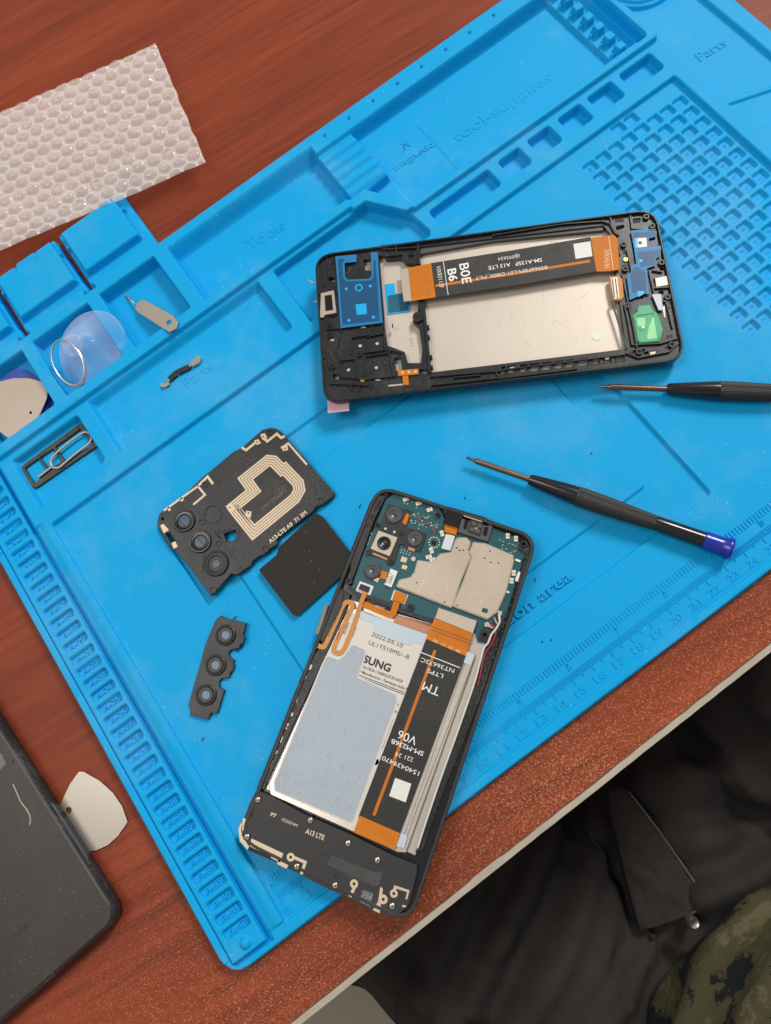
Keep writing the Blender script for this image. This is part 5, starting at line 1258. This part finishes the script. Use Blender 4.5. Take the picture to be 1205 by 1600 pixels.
# ------------------------------------------------------------------ the old dark phone, lower left
zo = .95
c0 = Vector(P((188, 1434), zo)); d1 = (Vector(P((-12, 1118), zo))-c0).normalized(); d2 = (Vector(P((22, 1604), zo))-c0); d2 = (d2-d1*d2.dot(d1)).normalized()
pl = [tuple(c0), tuple(c0+d1*16.2), tuple(c0+d1*16.2+d2*7.7), tuple(c0+d2*7.7)]
cm = (c0+c0+d1*16.2+d2*7.7)/2
old = thing('old_phone', cm.x, cm.y, .0, 'old scuffed dark phone lying face down on the desk, partly outside the lower left corner', 'phone')
plr = rnd(ccw(pl), .85, 10)
MB().plate(offset(plr, .03), .1, .55, bev=.02).build('screen_frame_edge', M['black'], old)
V = []; F = []; rings = [(0.02, .32), (0, .5), (0, .66), (.04, .80), (.12, .88)]; n = len(plr)
for ins, z in rings: V += [(x, y, z) for x, y in offset(plr, ins)]
for k in range(len(rings)-1):
    for i in range(n): F.append((k*n+i, k*n+(i+1) % n, (k+1)*n+(i+1) % n, (k+1)*n+i))
MB().add(V, F).build('rim', M['oldr'], old, smooth=True)
MB().plate(offset(plr, .10), .3, .93, bev=.06).build('back_cover', M['old'], old)
zs = .935
MB().ribbon([(*P(q, zs), zs) for q in smooth(ZR((65, 400), (85, 445), (105, 490), (135, 530), (152, 570), (148, 605)), 4)], .05, .004).build('scratch', M['band'], old)
plate(old, 'tape_scrap', ZR((-40, 240), (10, 250), (30, 300), (0, 330), (-40, 320)), .92, .94, mat('tape', (.16, .15, .13), .6), bev=0)
MB().plate(circ(P(ZR((67, 290))[0], zs), .06, 10), .93, zs).build('pit', M['dark'], old)
txt(old, '(CMR)', ZR((68, 1172))[0], ZR((150, 1105))[0], 6, zs, M['dark'], -.02)
mb = MB()
random.seed(11)
for _ in range(60):
    a = Vector((random.uniform(-10, 170), random.uniform(1330, 1580)))
    w_ = Vector(P(a, zs)); q = w_-c0
    if not (.3 < q.dot(d1) < 15 and .3 < q.dot(d2) < 7): continue
    an = random.uniform(0, 3.1); ln = random.uniform(.02, .12); mb.ribbon([(w_.x, w_.y, zs), (w_.x+math.cos(an)*ln, w_.y+math.sin(an)*ln, zs)], random.uniform(.008, .016), .003)
mb.build('scuff', M['grey'], old)

# ------------------------------------------------------------------ seated person at the desk edge
pr = thing('person', 14, -24, -75, 'seated person in black jeans and camouflage shirt, lap seen below the desk edge', 'person')
def figure(name, limbs, m, parent, vox, disp=None):
    """one continuous surface: tapered limbs fused by a voxel remesh, then shaped along the normals"""
    mb = MB()
    for path in limbs:
        pts = [Vector(p[:3]) for p in path]; sm = smooth(pts, 6); rs = []
        for i in range(len(path)-1):
            for k in range(6): t = k/6; rs.append(path[i][3]*(1-t)+path[i+1][3]*t)
        rs.append(path[-1][3])
        e0 = (sm[0]-sm[1]).normalized(); e1 = (sm[-1]-sm[-2]).normalized()
        sm = [sm[0]+e0*rs[0]*.7]+sm+[sm[-1]+e1*rs[-1]*.7]; rs = [rs[0]*.5]+rs+[rs[-1]*.5]
        mb.tube(sm, rs, 28)
    o = mb.build(name, m, parent); org = ORG[o.name]
    rm = o.modifiers.new('fuse', 'REMESH'); rm.mode = 'VOXEL'; rm.voxel_size = vox*S; 
    sm2 = o.modifiers.new('soft', 'SMOOTH'); sm2.iterations = 12; sm2.factor = .6
    dg = bpy.context.evaluated_depsgraph_get(); nm = bpy.data.meshes.new_from_object(o.evaluated_get(dg))
    o.modifiers.clear(); o.data = nm; nm.name = name; nm.materials.clear(); nm.materials.append(m)
    if disp:
        nr = [v.normal.copy() for v in nm.vertices]
        for v, q in zip(nm.vertices, nr):
            v.co += q*disp(v.co.x/S+org.x, v.co.y/S+org.y, v.co.z/S+org.z)*S
    nm.polygons.foreach_set('use_smooth', [True]*len(nm.polygons)); nm.update()
    return o
def legs(g):
    return [[(8, -26, -23, 7.5+g), (5.2, -17, -22.5, 8.2+g), (3.0, -5, -22, 8.0+g), (.5, 8, -22.5, 7+g), (-2, 22, -24, 5.6+g), (-3, 21, -45, 4.5+g), (-4, 19, -68, 3.2+g)],
            [(21, -27, -23, 7.5+g), (25.5, -18, -22.5, 8.4+g), (29, -6, -22, 8.2+g), (32, 7, -22.5, 7+g), (35, 20, -24, 5.6+g), (36, 18, -45, 4.5+g), (37, 17, -68, 3.2+g)],
            [(7, -27, -22, 8.6+g), (14.5, -25, -21, 9.5+g), (22, -27, -22, 8.6+g)], [(14.5, -23, -22, 8.5+g), (15.5, -13, -23.5, 7.5+g), (16.5, -3, -25, 6.5+g), (17, 6, -27, 5+g)]]
figure('body', legs(0)[:3]+[[(14.5, -27, -18, 10), (15.5, -29, -4, 11), (16, -31, 10, 11), (16, -34, 22, 10)]], M['skin'], pr, .9)
CREASE = []
for pts, hh, ww in ((((640, 175), (900, 190), (1205, 105)), 1.0, .8), (((600, 290), (900, 275), (1230, 235)), 1.3, 1.0), (((880, 745), (1050, 690), (1230, 600)), 1.1, .9), (((330, 1339), (480, 1160), (640, 950)), .8, .7),
                    (((20, 1339), (120, 1150), (300, 830), (400, 560), (430, 420)), 1.2, 1.1), (((-60, 900), (60, 700), (150, 500)), 1.0, .9), (((-250, 1339), (-150, 1100), (-60, 900)), .9, .9), (((700, 470), (900, 500), (1230, 440)), .7, 1.2), (((200, 1339), (330, 1100), (470, 760)), .7, .7), (((-420, 1100), (-300, 1200), (-230, 1339)), .9, .6)):
    q = [Vector(P(p, -15)) for p in ZP(*pts)]; CREASE.append((q, hh, ww))
def crease(x, y):
    h = 0; p = Vector((x, y))
    for q, hh, ww in CREASE:
        d = 99
        for a, b in zip(q, q[1:]):
            e = b-a; t = max(0, min(1, (p-a).dot(e)/e.length_squared)); d = min(d, (p-a-e*t).length)
        if d < ww*3: h += hh*math.exp(-(d/ww)**2)-.35*hh*math.exp(-((d-ww*1.4)/ww*1.6)**2)
    return h
def fold(x, y, z):
    a = abs(math.sin((x*.42-y*.5)*.75+2.6*noise.noise(Vector((x*.09, y*.09, z*.1)))))**7*.9
    b = noise.noise(Vector((x*.22, y*.13, z*.25)))*.7+noise.noise(Vector((x*.7, y*.4, z*.6)))*.22
    c = 1-abs(noise.noise(Vector((x*.16+y*.05, y*.10-x*.05, z*.12+3))))*2; c = max(0, c)**5
    return b+a*1.0+c*.6+(crease(x, y) if z > -24 else 0)
figure('trousers', legs(1.0), M['denim'], pr, .45, fold)
def sfold(x, y, z): return .5*noise.noise(Vector((x*.2, y*.2, z*.35)))+.45*abs(math.sin(x*.30+z*.5+y*.2+noise.noise(Vector((x*.1, y*.1, z*.1)))*2))**4
figure('shirt', [[(15.0, -25.5, -14.5, 12.6), (15.5, -27, -9, 13.2), (16, -29.5, 5, 13.0), (16, -33, 22, 12)]], M['camo'], pr, .5, sfold)
# the crotch panel and fly: a raised strip of cloth with a pale seam
def zsurf(px, z): return (*P(px, z), z)
pan = rnd(ccw(L(ZP((480, 250), (560, 300), (680, 455), (780, 610), (880, 760), (860, 800), (760, 860), (650, 920), (560, 780), (520, 560), (470, 400)), -13.4)), .3)
mb = MB(); N_ = 26; V = []; F = []          # a soft curved flap, thick and wrinkled
xa = Vector(P(ZP((500, 260))[0], -13.4)); xb = Vector(P(ZP((765, 850))[0], -13.4)); ax_ = (xb-xa).normalized(); nm_ = Vector((-ax_.y, ax_.x)); Lp = (xb-xa).length
def flap(u, v):
    hw_ = .8+3.2*u**.75
    c_ = xa+ax_*(Lp*u)+nm_*(v*hw_*.5)
    z_ = -13.3-.7*(1-u)-.55*v*v+.22*noise.noise(Vector((u*7, v*2, 1)))+.14*noise.noise(Vector((u*16, v*5, 4)))
    return c_.x, c_.y, z_
for i in range(N_+1):
    for j in range(N_+1): V.append(flap(i/N_, j/N_*2-1))
n1 = len(V); V += [(x, y, z-1.6) for x, y, z in V]
for i in range(N_):
    for j in range(N_):
        a = i*(N_+1)+j; F.append((a, a+1, a+N_+2, a+N_+1)); F.append((n1+a, n1+a+N_+1, n1+a+N_+2, n1+a+1))
for i in range(N_):
    a = i*(N_+1); b_ = a+N_+1; F.append((a, b_, n1+b_, n1+a)); a += N_; b_ += N_; F.append((a, n1+a, n1+b_, b_))
    a = i; F.append((a, n1+a, n1+a+1, a+1)); a = N_*(N_+1)+i; F.append((a, a+1, n1+a+1, n1+a))
mb.add(V, F); mb.build('fly_panel', M['denim'], pr, smooth='auto')
sd_ = 1 if (Vector(P(ZP((780, 610))[0], -13.4))-xa).dot(nm_) > 0 else -1
mb = MB(); mb.tube([(lambda q: (q[0], q[1], q[2]+.08))(flap(k/20, sd_*.99)) for k in range(1, 21)]+[(lambda q: (q[0], q[1], q[2]+.04))(flap(1, sd_*(.99-k*.3))) for k in range(1, 3)], .075, 8)
mb.build('fly_seam', M['seam'], pr, smooth=True)
c = P(ZP((848, 872))[0], -12.4)
MB().lathe(c, [(.30, -13.6), (.30, -12.5), (.24, -12.4), (.08, -12.45)], 20).build('button', M['steel'], pr, smooth='auto')

# ------------------------------------------------------------------ loose crumbs on the mat
random.seed(21)
for (px, ang, ln) in (((366, 965), .1, .28), ((318, 1155), .5, .2), ((837, 905), .6, .18), ((848, 1003), .2, .09), ((862, 1000), 1, .08), ((925, 708), .2, .1), ((563, 791), .4, .22), ((727, 778), 1, .1)):
    c = P(px, .36); h = hz(*c)+.004
    mb = MB(); p1 = (c[0]-math.cos(ang)*ln/2, c[1]-math.sin(ang)*ln/2, h+.035); p2 = (c[0], c[1]+.03, h+.045); p3 = (c[0]+math.cos(ang)*ln/2, c[1]+math.sin(ang)*ln/2, h+.035)
    mb.tube([p1, p2, p3], [.012, .024, .01], 6)
    tag(mb.build('crumb', M['dark'], None, smooth=True), 'tiny black plastic crumb lying on the blue mat', 'crumb', 'black crumbs scattered on the blue mat')
